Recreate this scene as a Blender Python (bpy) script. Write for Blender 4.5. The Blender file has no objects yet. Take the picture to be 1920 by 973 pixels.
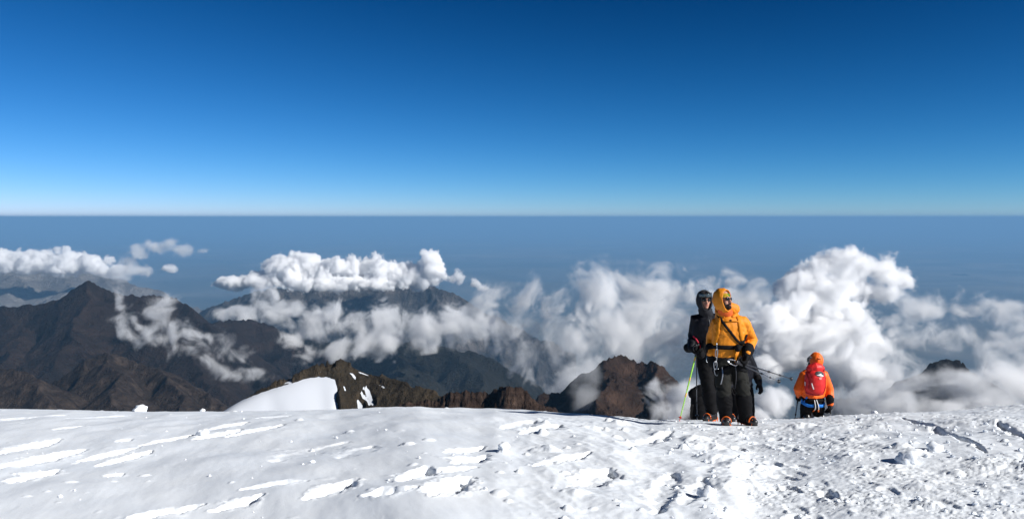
import bpy, bmesh, math, random
import numpy as np
from mathutils import Vector, Matrix
from mathutils.bvhtree import BVHTree

S = bpy.context.scene
COL = S.collection
R = math.radians

# ------------------------------------------------------------------ camera, sky, sun, exposure
F, HZ, CX, CAMZ = 1507.0, 408.0, 960.0, 1.6          # focal length and horizon row in photo pixels
cam = bpy.data.cameras.new('camera')
cam_o = bpy.data.objects.new('camera', cam)
COL.objects.link(cam_o)
S.camera = cam_o
cam.sensor_width = 36
cam.lens = 36 * F / 1920
cam.shift_y = -(486.5 - HZ) / 1920
cam.clip_start, cam.clip_end = 0.1, 1e6
cam_o.location = (0, 0, CAMZ)
cam_o.rotation_euler = (math.pi / 2, 0, 0)

SUN_EL, SUN_AZ = 31, 118                              # azimuth clockwise from the view direction
world = bpy.data.worlds.new('World')
S.world = world
world.use_nodes = True
wt = world.node_tree
sky = wt.nodes.new('ShaderNodeTexSky')
sky.sky_type = 'NISHITA'
sky.sun_disc = False
sky.sun_elevation = R(SUN_EL)
sky.sun_rotation = R(SUN_AZ)
sky.altitude = 5100
sky.air_density = 1.0
sky.dust_density = 0.0
sky.ozone_density = 6.0
bgn = wt.nodes['Background']
# the photograph's tone curve deepens the whole sky evenly: one contrast curve per channel over all of it
sep = wt.nodes.new('ShaderNodeSeparateColor')
com = wt.nodes.new('ShaderNodeCombineColor')
wt.links.new(sky.outputs[0], sep.inputs[0])
for ch, (off, pw, gain) in enumerate(((0.055, 1.72, 1.55), (0.08, 1.14, 0.91), (0.18, 1.02, 1.01))):
    src = sep.outputs[ch]
    for op, k in (('MULTIPLY', 0.1), ('SUBTRACT', off), ('MAXIMUM', 0.0), ('POWER', pw), ('MULTIPLY', gain * 10)):
        mn = wt.nodes.new('ShaderNodeMath')
        mn.operation = op
        mn.inputs[1].default_value = k
        wt.links.new(src, mn.inputs[0])
        src = mn.outputs[0]
    wt.links.new(src, com.inputs[ch])
wt.links.new(com.outputs[0], bgn.inputs[0])
bgn.inputs[1].default_value = 0.1
sun = bpy.data.lights.new('sun', 'SUN')
sun_o = bpy.data.objects.new('sun', sun)
COL.objects.link(sun_o)
sun.energy = 5.0
sun.angle = R(0.53)
sun.color = (1, 0.975, 0.935)
sd = Vector((math.sin(R(SUN_AZ)) * math.cos(R(SUN_EL)), math.cos(R(SUN_AZ)) * math.cos(R(SUN_EL)), math.sin(R(SUN_EL))))
sun_o.rotation_euler = sd.to_track_quat('Z', 'Y').to_euler()
vs = S.view_settings
vs.view_transform = 'Standard'
vs.look = 'None'
vs.exposure = 0.40
vs.gamma = 1
vs.use_curve_mapping = False
cy = S.cycles
cy.max_bounces = 24
cy.diffuse_bounces = 3
cy.volume_bounces = 24
cy.volume_step_rate = 2.5
cy.volume_max_steps = 256

# ------------------------------------------------------------------ helpers: noise
def _h(ix, iy, iz, seed):
    n = (ix.astype(np.uint32) * np.uint32(374761393) + iy.astype(np.uint32) * np.uint32(668265263)
         + iz.astype(np.uint32) * np.uint32(2147483647 & 0x6C8E9CF5) + np.uint32((seed * 144665 + 12345) & 0xFFFFFFFF))
    n = (n ^ (n >> np.uint32(13))) * np.uint32(1274126177)
    n = (n ^ (n >> np.uint32(16))) * np.uint32(2246822519)
    return n ^ (n >> np.uint32(15))

def rnd2(ix, iy, seed):
    return (_h(ix, iy, np.zeros_like(ix), seed) & np.uint32(0xFFFFFF)).astype(np.float64) / 16777215.0

def noise3(x, y, z, seed=0):
    x, y, z = np.broadcast_arrays(np.asarray(x, float), np.asarray(y, float), np.asarray(z, float))
    xi, yi, zi = np.floor(x).astype(np.int64), np.floor(y).astype(np.int64), np.floor(z).astype(np.int64)
    xf, yf, zf = x - xi, y - yi, z - zi
    q = lambda t: t * t * t * (t * (t * 6 - 15) + 10)
    u, v, w = q(xf), q(yf), q(zf)
    out = 0
    for dx in (0, 1):
        for dy in (0, 1):
            for dz in (0, 1):
                h = _h(xi + dx, yi + dy, zi + dz, seed)
                a = (h & np.uint32(0xFFFF)).astype(float) * (2 * np.pi / 65535)
                c = ((h >> np.uint32(16)) & np.uint32(0xFFFF)).astype(float) * (2 / 65535) - 1
                s = np.sqrt(np.maximum(0, 1 - c * c))
                g = s * np.cos(a) * (xf - dx) + s * np.sin(a) * (yf - dy) + c * (zf - dz)
                out = out + g * (u if dx else 1 - u) * (v if dy else 1 - v) * (w if dz else 1 - w)
    return out * 1.5

def noise2(x, y, seed=0):
    x, y = np.broadcast_arrays(np.asarray(x, float), np.asarray(y, float))
    xi, yi = np.floor(x).astype(np.int64), np.floor(y).astype(np.int64)
    xf, yf = x - xi, y - yi
    q = lambda t: t * t * t * (t * (t * 6 - 15) + 10)
    u, v = q(xf), q(yf)
    out = 0
    for dx in (0, 1):
        for dy in (0, 1):
            a = (_h(xi + dx, yi + dy, np.zeros_like(xi), seed) & np.uint32(0xFFFF)).astype(float) * (2 * np.pi / 65535)
            out = out + (np.cos(a) * (xf - dx) + np.sin(a) * (yf - dy)) * (u if dx else 1 - u) * (v if dy else 1 - v)
    return out * 1.4

def fbm(x, y, octv=5, seed=0, gain=0.5, lac=2.03):
    s, a, t = 0, 1.0, 0
    for k in range(octv):
        s = s + a * noise2(x * lac ** k + 17.3 * k, y * lac ** k - 9.1 * k, seed + k)
        t += a
        a *= gain
    return s / t

def ridged(x, y, octv=5, seed=0, gain=0.5, lac=2.03):
    s, a, t = 0, 1.0, 0
    for k in range(octv):
        s = s + a * (1 - 2.2 * np.abs(noise2(x * lac ** k + 7.3 * k, y * lac ** k + 3.7 * k, seed + k)))
        t += a
        a *= gain
    return s / t

def sstep(a, b, x):
    t = np.clip((np.asarray(x, float) - a) / (b - a), 0, 1)
    return t * t * (3 - 2 * t)

def clods(x, y, cell, seed, keep=0.6, rmin=0.2, rmax=0.55):
    """hemispherical lumps scattered on the plane: height in units of the cell size"""
    X, Y = x / cell, y / cell
    ix, iy = np.floor(X).astype(np.int64), np.floor(Y).astype(np.int64)
    out = np.zeros_like(X)
    for dx in (-1, 0, 1):
        for dy in (-1, 0, 1):
            cx, cy_ = ix + dx, iy + dy
            px = cx + rnd2(cx, cy_, seed)
            py = cy_ + rnd2(cx, cy_, seed + 1)
            r = rmin + (rmax - rmin) * rnd2(cx, cy_, seed + 2) ** 2
            on = rnd2(cx, cy_, seed + 3) < keep
            st = 0.7 + 0.6 * rnd2(cx, cy_, seed + 4)
            d2 = ((X - px) * st) ** 2 + ((Y - py) / st) ** 2
            out = np.maximum(out, np.where(on, np.sqrt(np.maximum(0, r * r - d2)) * (0.5 + 0.5 * rnd2(cx, cy_, seed + 5)), 0))
    return out

# ------------------------------------------------------------------ helpers: objects and materials
def P(px, py, D):
    return Vector(((px - CX) / F * D, D, CAMZ + (HZ - py) / F * D))

def link(name, me, parent=None, mat=None):
    o = bpy.data.objects.new(name, me)
    COL.objects.link(o)
    if parent is not None:
        o.parent = parent
    if mat is not None:
        me.materials.append(mat)
    return o

def tag(o, label=None, cat=None, group=None, kind=None):
    for k, v in (('label', label), ('category', cat), ('group', group), ('kind', kind)):
        if v:
            o[k] = v
    return o

def empty(name, loc, label=None, cat=None, group=None):
    o = bpy.data.objects.new(name, None)
    COL.objects.link(o)
    o.location = loc
    o.empty_display_size = 0.2
    return tag(o, label, cat, group)

class NT:
    """small shorthand around a material node tree"""
    def __init__(self, name):
        self.m = bpy.data.materials.new(name)
        self.m.use_nodes = True
        self.t = self.m.node_tree
        self.p = self.t.nodes['Principled BSDF']
        self.co = None
    def n(self, kind, **kw):
        nd = self.t.nodes.new('ShaderNode' + kind)
        for k, v in kw.items():
            setattr(nd, k, v)
        return nd
    def l(self, a, b):
        self.t.links.new(a, b)
    def coord(self, which='Object'):
        if self.co is None:
            self.co = self.n('TexCoord')
        return self.co.outputs[which]
    def noise(self, scale, detail=4, rough=0.55, vec=None, dist=0.0):
        nd = self.n('TexNoise')
        nd.inputs['Scale'].default_value = scale
        nd.inputs['Detail'].default_value = detail
        nd.inputs['Roughness'].default_value = rough
        nd.inputs['Distortion'].default_value = dist
        self.l(vec if vec is not None else self.coord(), nd.inputs['Vector'])
        return nd.outputs['Fac']
    def mapv(self, scale, vec=None):
        nd = self.n('Mapping')
        nd.inputs['Scale'].default_value = scale
        self.l(vec if vec is not None else self.coord(), nd.inputs['Vector'])
        return nd.outputs[0]
    def ramp(self, fac, stops):
        nd = self.n('ValToRGB')
        e = nd.color_ramp.elements
        while len(e) < len(stops):
            e.new(0.5)
        for el, (p, c) in zip(e, stops):
            el.position = p
            el.color = (*c, 1) if len(c) == 3 else c
        self.l(fac, nd.inputs[0])
        return nd.outputs['Color']
    def mix(self, fac, a, b):
        nd = self.n('Mix', data_type='RGBA')
        for s, v in ((nd.inputs[0], fac), (nd.inputs[6], a), (nd.inputs[7], b)):
            if isinstance(v, (int, float)):
                s.default_value = v
            elif isinstance(v, (tuple, list)):
                s.default_value = (*v, 1)
            else:
                self.l(v, s)
        return nd.outputs[2]
    def math(self, op, a, b=None, clamp=False):
        nd = self.n('Math', operation=op, use_clamp=clamp)
        for s, v in zip(nd.inputs, (a, b)):
            if v is None:
                continue
            if isinstance(v, (int, float)):
                s.default_value = v
            else:
                self.l(v, s)
        return nd.outputs[0]
    def bump(self, h, dist, strength=1.0):
        nd = self.n('Bump')
        nd.inputs['Distance'].default_value = dist
        nd.inputs['Strength'].default_value = strength
        self.l(h, nd.inputs['Height'])
        self.l(nd.outputs[0], self.p.inputs['Normal'])
    def base(self, c):
        if isinstance(c, (tuple, list)):
            self.p.inputs['Base Color'].default_value = (*c, 1)
        else:
            self.l(c, self.p.inputs['Base Color'])
    def set(self, **kw):
        for k, v in kw.items():
            self.p.inputs[k.replace('_', ' ')].default_value = v
        return self

def grid_mesh(name, X, Y, Z, attrs=None):
    """heightfield rows x cols -> mesh"""
    r, c = X.shape
    co = np.stack([X, Y, Z], -1).reshape(-1, 3)
    i = np.arange(r * c).reshape(r, c)
    q = np.stack([i[:-1, :-1], i[:-1, 1:], i[1:, 1:], i[1:, :-1]], -1).reshape(-1, 4)
    me = bpy.data.meshes.new(name)
    me.vertices.add(len(co))
    me.vertices.foreach_set('co', co.ravel().astype(np.float32))
    me.loops.add(q.size)
    me.loops.foreach_set('vertex_index', q.ravel().astype(np.int32))
    me.polygons.add(len(q))
    me.polygons.foreach_set('loop_start', (np.arange(len(q)) * 4).astype(np.int32))
    me.polygons.foreach_set('use_smooth', np.ones(len(q), bool))
    me.update(calc_edges=True)
    for k, v in (attrs or {}).items():
        a = me.attributes.new(k, 'FLOAT', 'POINT')
        a.data.foreach_set('value', np.asarray(v, np.float32).ravel())
    return me

# ------------------------------------------------------------------ the snow slope in the foreground
CREST = np.array([  # photo column, photo row of the crest, distance of the crest
    (-700, 765, 17.5), (0, 766, 17), (120, 768, 16.6), (260, 771.5, 16.1), (420, 771, 15.5), (640, 768, 14.4), (740, 764, 13.7), (790, 763, 13.2), (840, 766, 13.0),
    (900, 768, 12.9), (930, 766.5, 12.85), (985, 771, 12.8), (1150, 779, 12.8), (1210, 787, 12.8), (1290, 787, 12.8), (1420, 788, 12.75), (1470, 788, 12.6),
    (1520, 785, 12.4), (1580, 780, 12.3), (1650, 776, 12.2), (1760, 772, 12.2), (1820, 767, 12.3), (1930, 758, 12.5), (2600, 740, 13)], float)

def crest_at(u):
    px = CX + F * u
    xs = np.linspace(-800, 2700, 1400)
    t = np.interp(xs, CREST[:, 0], CREST[:, 1])
    d = np.interp(xs, CREST[:, 0], CREST[:, 2])
    k = np.hanning(13); k /= k.sum()
    t = np.convolve(np.pad(t, 6, 'edge'), k, 'valid')
    k2 = np.hanning(61); k2 /= k2.sum()
    d = np.convolve(np.pad(d, 30, 'edge'), k2, 'valid')
    return np.interp(px, xs, (t - HZ) / F), np.interp(px, xs, d)

def snow_base(x, y):
    yy = np.maximum(y, 2.0)
    tc, yc = crest_at(x / yy)
    over = np.maximum(0, yy - yc - 0.2)
    return -((tc - 2 * CAMZ / yc) * yy + CAMZ / yc ** 2 * yy ** 2) - np.where(over < 6, 0.085 * over ** 2, 0.085 * (36 + 12 * (over - 6)))

def ground_hit(px, py):
    """photo pixel -> point on the near side of the slope"""
    tc, yc = crest_at((px - CX) / F)
    tc, yc = float(tc), float(yc)
    t = (py - HZ) / F
    a, b = tc - 2 * CAMZ / yc, CAMZ / yc ** 2
    q = (t - a) ** 2 - 4 * b * CAMZ
    y = yc if q <= 0 else ((t - a) - math.sqrt(q)) / (2 * b)
    return (px - CX) / F * y, y

GROOVES = [  # photo pixels of both ends, width, depth
    ((-20, 856), (110, 824), .24, .10), ((-10, 882), (155, 842), .24, .11), ((150, 860), (260, 838), .14, .07), ((185, 868), (285, 843), .16, .08),
    ((15, 906), (105, 878), .22, .10), ((105, 808), (155, 799), .2, .06), ((368, 824), (450, 803), .3, .10), ((396, 803), (462, 791), .2, .07),
    ((430, 818), (530, 796), .24, .08), ((262, 835), (370, 812), .14, .06), ((455, 922), (575, 908), .12, .06), ((580, 938), (665, 906), .24, .10),
    ((690, 937), (775, 922), .2, .09), ((758, 905), (800, 876), .26, .11), ((808, 934), (876, 895), .26, .12), ((858, 866), (906, 851), .24, .08),
    ((838, 846), (905, 835), .18, .06), ((250, 974), (380, 948), .18, .08), ((408, 957), (490, 933), .2, .08), ((800, 886), (890, 874), .14, .06),
    ((-20, 786), (120, 779), .3, .05), ((130, 784), (250, 777), .3, .05), ((218, 830), (246, 824), .12, .05), ((200, 894), (228, 886), .12, .06),
    ((480, 784), (545, 779), .3, .05), ((950, 800), (1000, 792), .3, .06), ((985, 812), (1050, 798), .3, .07), ((1005, 872), (1105, 850), .14, .07),
    ((1090, 905), (1150, 880), .3, .09), 
    ((1228, 966), (1262, 884), .2, .05), ((1282, 950), (1320, 900), .16, .04), ((1180, 838), (1260, 812), .22, .07), 
    ((640, 860), (700, 835), .3, .03), ((520, 860), (640, 830), .5, .03),
    ((1690, 786), (1838, 838), .09, .055), ((1775, 815), (1850, 846), .08, .04), ((1870, 800), (1925, 822), .12, .06)]
MOUNDS = [  # photo column, row, radius, height
    (1498, 803, .26, .11), (1545, 806, .34, .06), (1450, 838, .20, .05), (1315, 838, .20, .09), (1338, 858, .16, .06), (1365, 880, .2, .05), (1300, 825, .16, .08),
    (1390, 905, .26, .07), (1405, 868, .24, .07), (1690, 842, .10, .06), (1712, 848, .12, .05), (1620, 826, .2, .05),
    (1590, 850, .2, .05), (1650, 800, .3, .04), (1840, 795, .4, .05), (1900, 800, .3, .06), (1780, 800, .35, .05), (1880, 860, .3, .04),
    (1015, 842, .10, .06), (1035, 845, .08, .06), (945, 845, .06, .06), (1080, 922, .1, .05), (1240, 815, .12, .06), (1110, 800, .15, .05), (1160, 795, .15, .06)]

def snow_height(x, y):
    z = snow_base(x, y)
    u = x / np.maximum(y, 2.0)
    px, py = CX + F * u, HZ + F * (CAMZ - z) / np.maximum(y, 2.0)
    # how far each place belongs to the trodden trail (1) or the smooth crust (0)
    lb = np.interp(py, [760, 785, 800, 820, 850, 900, 973, 1200], [1130, 1150, 1210, 1275, 1360, 1400, 1345, 1200])
    trail = sstep(-40, 60, px - lb + 40 * noise2(x * 2, y * 2, 5))
    smooth_r = sstep(1630, 1690, px + 30 * noise2(x * 3, y * 3, 6)) * sstep(1925, 1880, px) * sstep(862, 845, py + 10 * noise2(x * 4, y * 4, 8)) * sstep(785, 800, py)
    trail = trail * (1 - 0.85 * smooth_r)
    mid = sstep(850, 1050, px + 60 * noise2(x, y, 7)) * sstep(775, 790, py) * (1 - trail)
    far = sstep(30, 22, y)
    # broad undulations, wind crust
    xr, yr = x * 0.96 + y * 0.28, -x * 0.28 + y * 0.96
    dz = 0.075 * fbm(xr * 0.75, yr * 0.40, 3, 11) * sstep(16, 12, y) * (1 - 0.6 * trail)
    dz += 0.007 * fbm(xr * 4, yr * 1.3, 3, 21) * (1 - trail)
    dz += 0.0010 * fbm(xr * 24, yr * 9, 3, 31) * (1 - trail)
    dz += mid * (0.022 * ridged(xr * 2.2, yr * 1.0, 3, 41) + 0.005 * fbm(x * 14, y * 14, 3, 45))
    # grooves kicked by boots and poles
    for (a, b, w, d) in GROOVES:
        w, d = w * 0.62, d * 0.52
        ax, ay = ground_hit(*a)
        bx, by = ground_hit(*b)
        vx, vy = bx - ax, by - ay
        L2 = vx * vx + vy * vy
        m = (np.abs(x - (ax + bx) / 2) < abs(vx) / 2 + w * 3 + .2) & (np.abs(y - (ay + by) / 2) < abs(vy) / 2 + w * 3 + .2)
        if not m.any():
            continue
        xx, yy = x[m], y[m]
        jx = xx + 0.45 * w * fbm(xx * 6, yy * 6, 3, 51)
        jy = yy + 0.45 * w * fbm(xx * 6, yy * 6, 3, 61)
        t = np.clip(((jx - ax) * vx + (jy - ay) * vy) / L2, 0, 1)
        r = np.hypot(jx - ax - t * vx, jy - ay - t * vy) / (w * (0.18 + 0.95 * np.sin(np.pi * np.clip(t, .03, .97)) ** 0.8) * (1 + 0.35 * noise2(t * 5 + ax, t * 0 + ay, 55)))
        w = w * 1.0
        rim = 0.16 * np.exp(-((r - 1.15) / 0.3) ** 2) * (0.5 + 0.9 * noise2(xx * 9, yy * 9, 71))
        dz[m] += d * (-(1 - sstep(0.25, 0.95, r)) + rim) + 0.28 * d * fbm(xx * 22, yy * 22, 4, 81, 0.65) * (r < 1.3)
    # boot prints trodden into the trail
    rp = random.Random(8)
    for k in range(26):
        qy = rp.uniform(797, 985)
        qx = 1400 + (qy - 797) * rp.uniform(0.1, 2.4) + rp.uniform(-60, 90)
        cx, cy_ = ground_hit(qx, qy)
        m = (np.abs(x - cx) < .3) & (np.abs(y - cy_) < .3)
        if not m.any():
            continue
        an = rp.uniform(-.5, .5)
        xx, yy = x[m] - cx, y[m] - cy_
        lx, ly = (xx * math.cos(an) + yy * math.sin(an)) / .062, (yy * math.cos(an) - xx * math.sin(an)) / .155
        r = (np.abs(lx) ** 2.6 + np.abs(ly) ** 2.6) ** (1 / 2.6) + .18 * fbm(x[m] * 16, y[m] * 16, 3, 77)
        dp = rp.uniform(.007, .016)
        dz[m] += dp * (-(1 - sstep(.72, 1.0, r)) + .45 * np.exp(-((r - 1.15) / .16) ** 2))
    for (mx, my, r0, h0) in MOUNDS:
        cx, cy_ = ground_hit(mx, my)
        m = (np.abs(x - cx) < r0 * 2) & (np.abs(y - cy_) < r0 * 2)
        if not m.any():
            continue
        xx, yy = x[m], y[m]
        r = np.hypot(xx - cx, yy - cy_) / (r0 * 1.25) + 0.4 * fbm(xx / r0 * 1.5, yy / r0 * 1.5, 4, 91)
        dz[m] += 0.62 * h0 * (1 - sstep(0.1, 1.0, r)) * (1 + 0.5 * fbm(xx * 14, yy * 14, 4, 95))
    # trodden trough with its bank on the left, crumbly snow inside
    bank = sstep(1320, 1420, px + 45 * noise2(x * 3, y * 3, 15)) * sstep(830, 880, py)
    dz -= 0.06 * bank
    wxx, wyy = x + 0.035 * fbm(x * 14, y * 14, 3, 3), y + 0.035 * fbm(x * 14, y * 14, 3, 4)
    patch_ = sstep(-0.25, 0.35, fbm(x * 1.1, y * 1.1, 3, 135))
    lump = clods(wxx, wyy, 0.21, 101, 0.28, .1, .5) * 0.21 * 0.5 + clods(wxx, wyy, 0.085, 111, 0.3, .1, .5) * 0.085 * 0.6 - 0.008
    crumble = 0.024 * ridged(wxx * 7, wyy * 7, 5, 141, 0.68) + 0.012 * fbm(x * 34, y * 34, 3, 145, 0.75)
    dz += trail * (0.42 * lump + 0.020 * fbm(x * 2.3, y * 2.3, 4, 131) + crumble * (0.28 + 0.68 * patch_)) * far
    sc = clods(x, y, 0.22, 151, 0.10, 0.08, 0.3) * 0.22 + clods(x, y, 0.1, 161, 0.06, .1, .35) * 0.1
    dz += (1 - trail) * sc * (0.15 + 0.85 * np.clip(mid * 1.2 + 0.35 * (fbm(x * .7, y * .7, 2, 171) > 0.15), 0, 1)) * far
    # flat standing places under the boots
    for fx, fy, fr in FEET:
        k = 1 - sstep(fr * 0.6, fr * 1.3, np.hypot(x - fx, y - fy))
        dz = dz * (1 - k)
    return z + dz

FEET = []

def stand(px, D):
    x = (px - CX) / F * D
    return Vector((x, D, float(snow_base(np.array([x]), np.array([D]))[0])))

YEL = stand(1381, 10.3)
BLK = stand(1341, 11.4)
ORG = stand(1526, 14.0)
DRK = stand(1392, 14.6)
PACK = stand(1310, 13.4)
FEET += [(YEL.x - .14, YEL.y - .08, .24), (YEL.x + .13, YEL.y - .05, .24), (BLK.x - .06, BLK.y - .1, .26), (BLK.x + .2, BLK.y, .26),
         (ORG.x - .13, ORG.y, .26), (ORG.x + .13, ORG.y, .26), (DRK.x - .13, DRK.y, .26), (DRK.x + .13, DRK.y, .26), (PACK.x, PACK.y, .3)]

# ---- snow material
m = NT('snow')
c1 = m.noise(1.3, 4, 0.6)
m.base(m.ramp(c1, [(0.3, (0.77, 0.815, 0.87)), (0.7, (0.84, 0.87, 0.90))]))
h = m.math('ADD', m.math('MULTIPLY', m.noise(60, 4, 0.65), 0.6), m.math('MULTIPLY', m.noise(240, 2, 0.6), 0.4))
m.bump(h, 0.006, 0.35)
m.set(Roughness=0.62, Specular_IOR_Level=0.25)
SNOW = m.m

cols = 900
ang = np.linspace(-0.80, 0.80, cols)
rr = np.concatenate([np.linspace(-5, 3.6, 24)[:-1], np.linspace(3.6, 8, 290)[:-1], np.linspace(8, 16.5, 240), np.geomspace(16.7, 60, 40)])
U, Dg = np.meshgrid(ang, rr)
Xs = U * np.maximum(np.abs(Dg), 3.0) * np.where(Dg < 3.0, 1 + 0.25 * (3.0 - Dg), 1)
Zs = snow_height(Xs, Dg)
o = link('snow_slope_ground', grid_mesh('snow_slope_ground', Xs, Dg, Zs), mat=SNOW)
tag(o, 'white snow slope with boot grooves and a trodden trail in the foreground', kind='structure')
bv_snow = BVHTree.FromPolygons([tuple(v) for v in np.stack([Xs, Dg, Zs], -1)[::2, ::2].reshape(-1, 3)],
    [(a, a + 1, a + 1 + Xs[::2, ::2].shape[1], a + Xs[::2, ::2].shape[1]) for r_ in range(Xs[::2, ::2].shape[0] - 1)
     for a in range(r_ * Xs[::2, ::2].shape[1], (r_ + 1) * Xs[::2, ::2].shape[1] - 1)])

def snow_z(x, y):
    hit = bv_snow.ray_cast(Vector((x, y, 5)), Vector((0, 0, -1)))
    return hit[0].z if hit[0] else float(snow_base(np.array([x]), np.array([y]))[0])

# ---- loose clods of snow
def clod_mesh(seed, r):
    bm = bmesh.new()
    bmesh.ops.create_icosphere(bm, subdivisions=3, radius=1)
    co = np.array([v.co[:] for v in bm.verts])
    k = 1 + 0.45 * noise3(co[:, 0] * 1.3 + seed, co[:, 1] * 1.3, co[:, 2] * 1.3, seed) + 0.16 * noise3(co[:, 0] * 4, co[:, 1] * 4, co[:, 2] * 4 + seed, seed + 3)
    for v, f in zip(bm.verts, k):
        v.co = v.co * f * r
        v.co.z *= 0.72
    me = bpy.data.meshes.new('snow_clod')
    bm.to_mesh(me)
    bm.free()
    for p in me.polygons:
        p.use_smooth = True
    return me

CLODS = [(263, 769.5, .13, 'large rounded snow clod on the crest at far left, before the dark mountain'),
         (380, 771, .05, 'small snow clod on the crest just left of the rocky shoulder'),
         (381, 814, .07, 'snow clod at the left end of a bright boot groove'),
         (1700, 858, .075, 'broken snow clod casting a dark shadow beside the trail at right'),
         (1752, 844, .06, 'snow clod right of the broken one, beside the trail'),
         (1325, 930, .06, 'snow clod alone on the near slope in front of the yellow climber'),
         (1640, 772, .05, 'little snow clod on the crest right of the orange climber'),
         (945, 844, .05, 'snow clod in the middle of the slope between boot grooves')]
for i, (px, py, r, lab) in enumerate(CLODS):
    x, y = ground_hit(px, py)
    o = link('snow_clod', clod_mesh(i * 7 + 1, r), mat=SNOW)
    o.location = (x, y, snow_z(x, y) + r * 0.30)
    tag(o, lab, 'snow clod', 'loose snow clods')

# loose crumbs, far too many to count
rng = np.random.default_rng(4)
bmv = []
bmf = []
bs = bmesh.new()
bmesh.ops.create_icosphere(bs, subdivisions=1, radius=1)
bco = np.array([v.co[:] for v in bs.verts])
bfa = np.array([[v.index for v in f.verts] for f in bs.faces])
bs.free()
n_c = 700
pxs = np.where(rng.random(n_c) < 0.9, rng.uniform(1250, 1960, n_c), rng.uniform(-40, 1300, n_c))
pys = np.where(rng.random(n_c) < 0.5, rng.uniform(768, 860, n_c), rng.uniform(780, 985, n_c))
for i in range(n_c):
    x, y = ground_hit(pxs[i], pys[i])
    r = 0.005 + 0.018 * rng.random() ** 3
    c = bco * r * (1 + 0.5 * (rng.random((len(bco), 1)) - 0.5)) * np.array([1, 1, .8])
    bmf.append(bfa + len(bmv) * len(bco))
    bmv.append(c + np.array([x, y, snow_z(x, y) + r * 0.3]))
me = bpy.data.meshes.new('snow_crumbs')
me.from_pydata(np.concatenate(bmv).tolist(), [], np.concatenate(bmf).tolist())
tag(link('snow_crumbs', me, mat=SNOW), 'loose crumbs of snow scattered over the slope', kind='stuff')

# ------------------------------------------------------------------ mountains
ZP = -3000.0                                           # level of the lowland plain

def rock_mat(name, dark, mid, light, scale, snow=False, relief=1.0, streak=0.35, vstretch=0.3):
    m = NT(name)
    st = m.mapv((1, 1, vstretch))
    a = m.noise(scale, 6, 0.62, dist=0.5)
    b = m.noise(scale * 6, 5, 0.65, vec=st)
    col = m.ramp(a, [(0.30, dark), (0.52, mid), (0.75, light)])
    col = m.mix(m.math('MULTIPLY', m.ramp(b, [(0.42, (0, 0, 0)), (0.66, (1, 1, 1))]), streak), col, tuple(min(1, c * 1.6) for c in light))
    strata = m.noise(scale * 2.5, 4, 0.6, vec=m.mapv((0.18, 0.18, 2.6)))
    col = m.mix(m.math('MULTIPLY', m.ramp(strata, [(0.46, (0, 0, 0)), (0.56, (1, 1, 1))]), 0.45), col, dark)
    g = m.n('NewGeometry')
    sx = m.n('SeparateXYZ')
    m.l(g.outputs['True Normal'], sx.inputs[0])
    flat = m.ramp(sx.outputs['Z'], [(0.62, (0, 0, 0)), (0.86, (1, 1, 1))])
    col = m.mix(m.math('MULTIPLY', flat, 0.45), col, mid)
    rough = 0.92
    if snow:
        at = m.n('Attribute', attribute_name='snow')
        f = m.math('ADD', at.outputs['Fac'], m.math('MULTIPLY', m.math('SUBTRACT', m.noise(scale * 14, 4, 0.6), 0.5), 0.16))
        f = m.ramp(f, [(0.48, (0, 0, 0)), (0.53, (1, 1, 1))])
        col = m.mix(f, col, (0.62, 0.65, 0.70))
    m.base(col)
    hgt = m.math('ADD', b, m.math('MULTIPLY', m.noise(scale * 25, 4, 0.7), 0.35))
    if snow:
        hgt = m.math('MULTIPLY', hgt, m.math('SUBTRACT', 1.0, f))
    m.bump(hgt, 0.25 / scale * relief * 0.5, 1.0)
    m.set(Roughness=rough, Specular_IOR_Level=0.15)
    return m.m

def line(pts):
    return np.array([P(*p)[:] for p in pts])

def ridge_height(X, Y, ridges, warp, seed):
    """the highest of several ridge lines, each falling off to both sides with gullied flanks"""
    wx = X + warp * fbm(X / warp / 3.2, Y / warp / 3.2, 4, seed)
    wy = Y + warp * fbm(X / warp / 3.2, Y / warp / 3.2, 4, seed + 9)
    best = np.full(X.shape, -1e9)
    for k, (pts, slope, gl, ga) in enumerate(ridges):
        L = line(pts)
        dmin = np.full(X.shape, 1e12)
        hr = np.zeros(X.shape)
        arc = np.zeros(X.shape)
        s0 = 0.0
        for a, b in zip(L[:-1], L[1:]):
            v = b[:2] - a[:2]
            ln = np.hypot(*v)
            t0 = ((wx - a[0]) * v[0] + (wy - a[1]) * v[1]) / (ln * ln)
            t = np.clip(t0, 0, 1)
            d = np.hypot(wx - a[0] - t * v[0], wy - a[1] - t * v[1])
            w_ = d < dmin
            dmin = np.where(w_, d, dmin)
            hr = np.where(w_, a[2] + t * (b[2] - a[2]), hr)
            arc = np.where(w_, s0 + t * ln, arc)
            s0 += ln
        gul = ridged(arc / gl + 0.5 * fbm(X / gl / 1.5, Y / gl / 1.5, 3, seed + 5), dmin / (gl * 3.5), 4, seed + 20 + k)
        z = hr - slope * dmin - 0.10 * slope * dmin * (dmin / (dmin + gl * 4)) + ga * gul * sstep(0, gl * 1.2, dmin)
        best = np.maximum(best, z)
    return best

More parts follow.
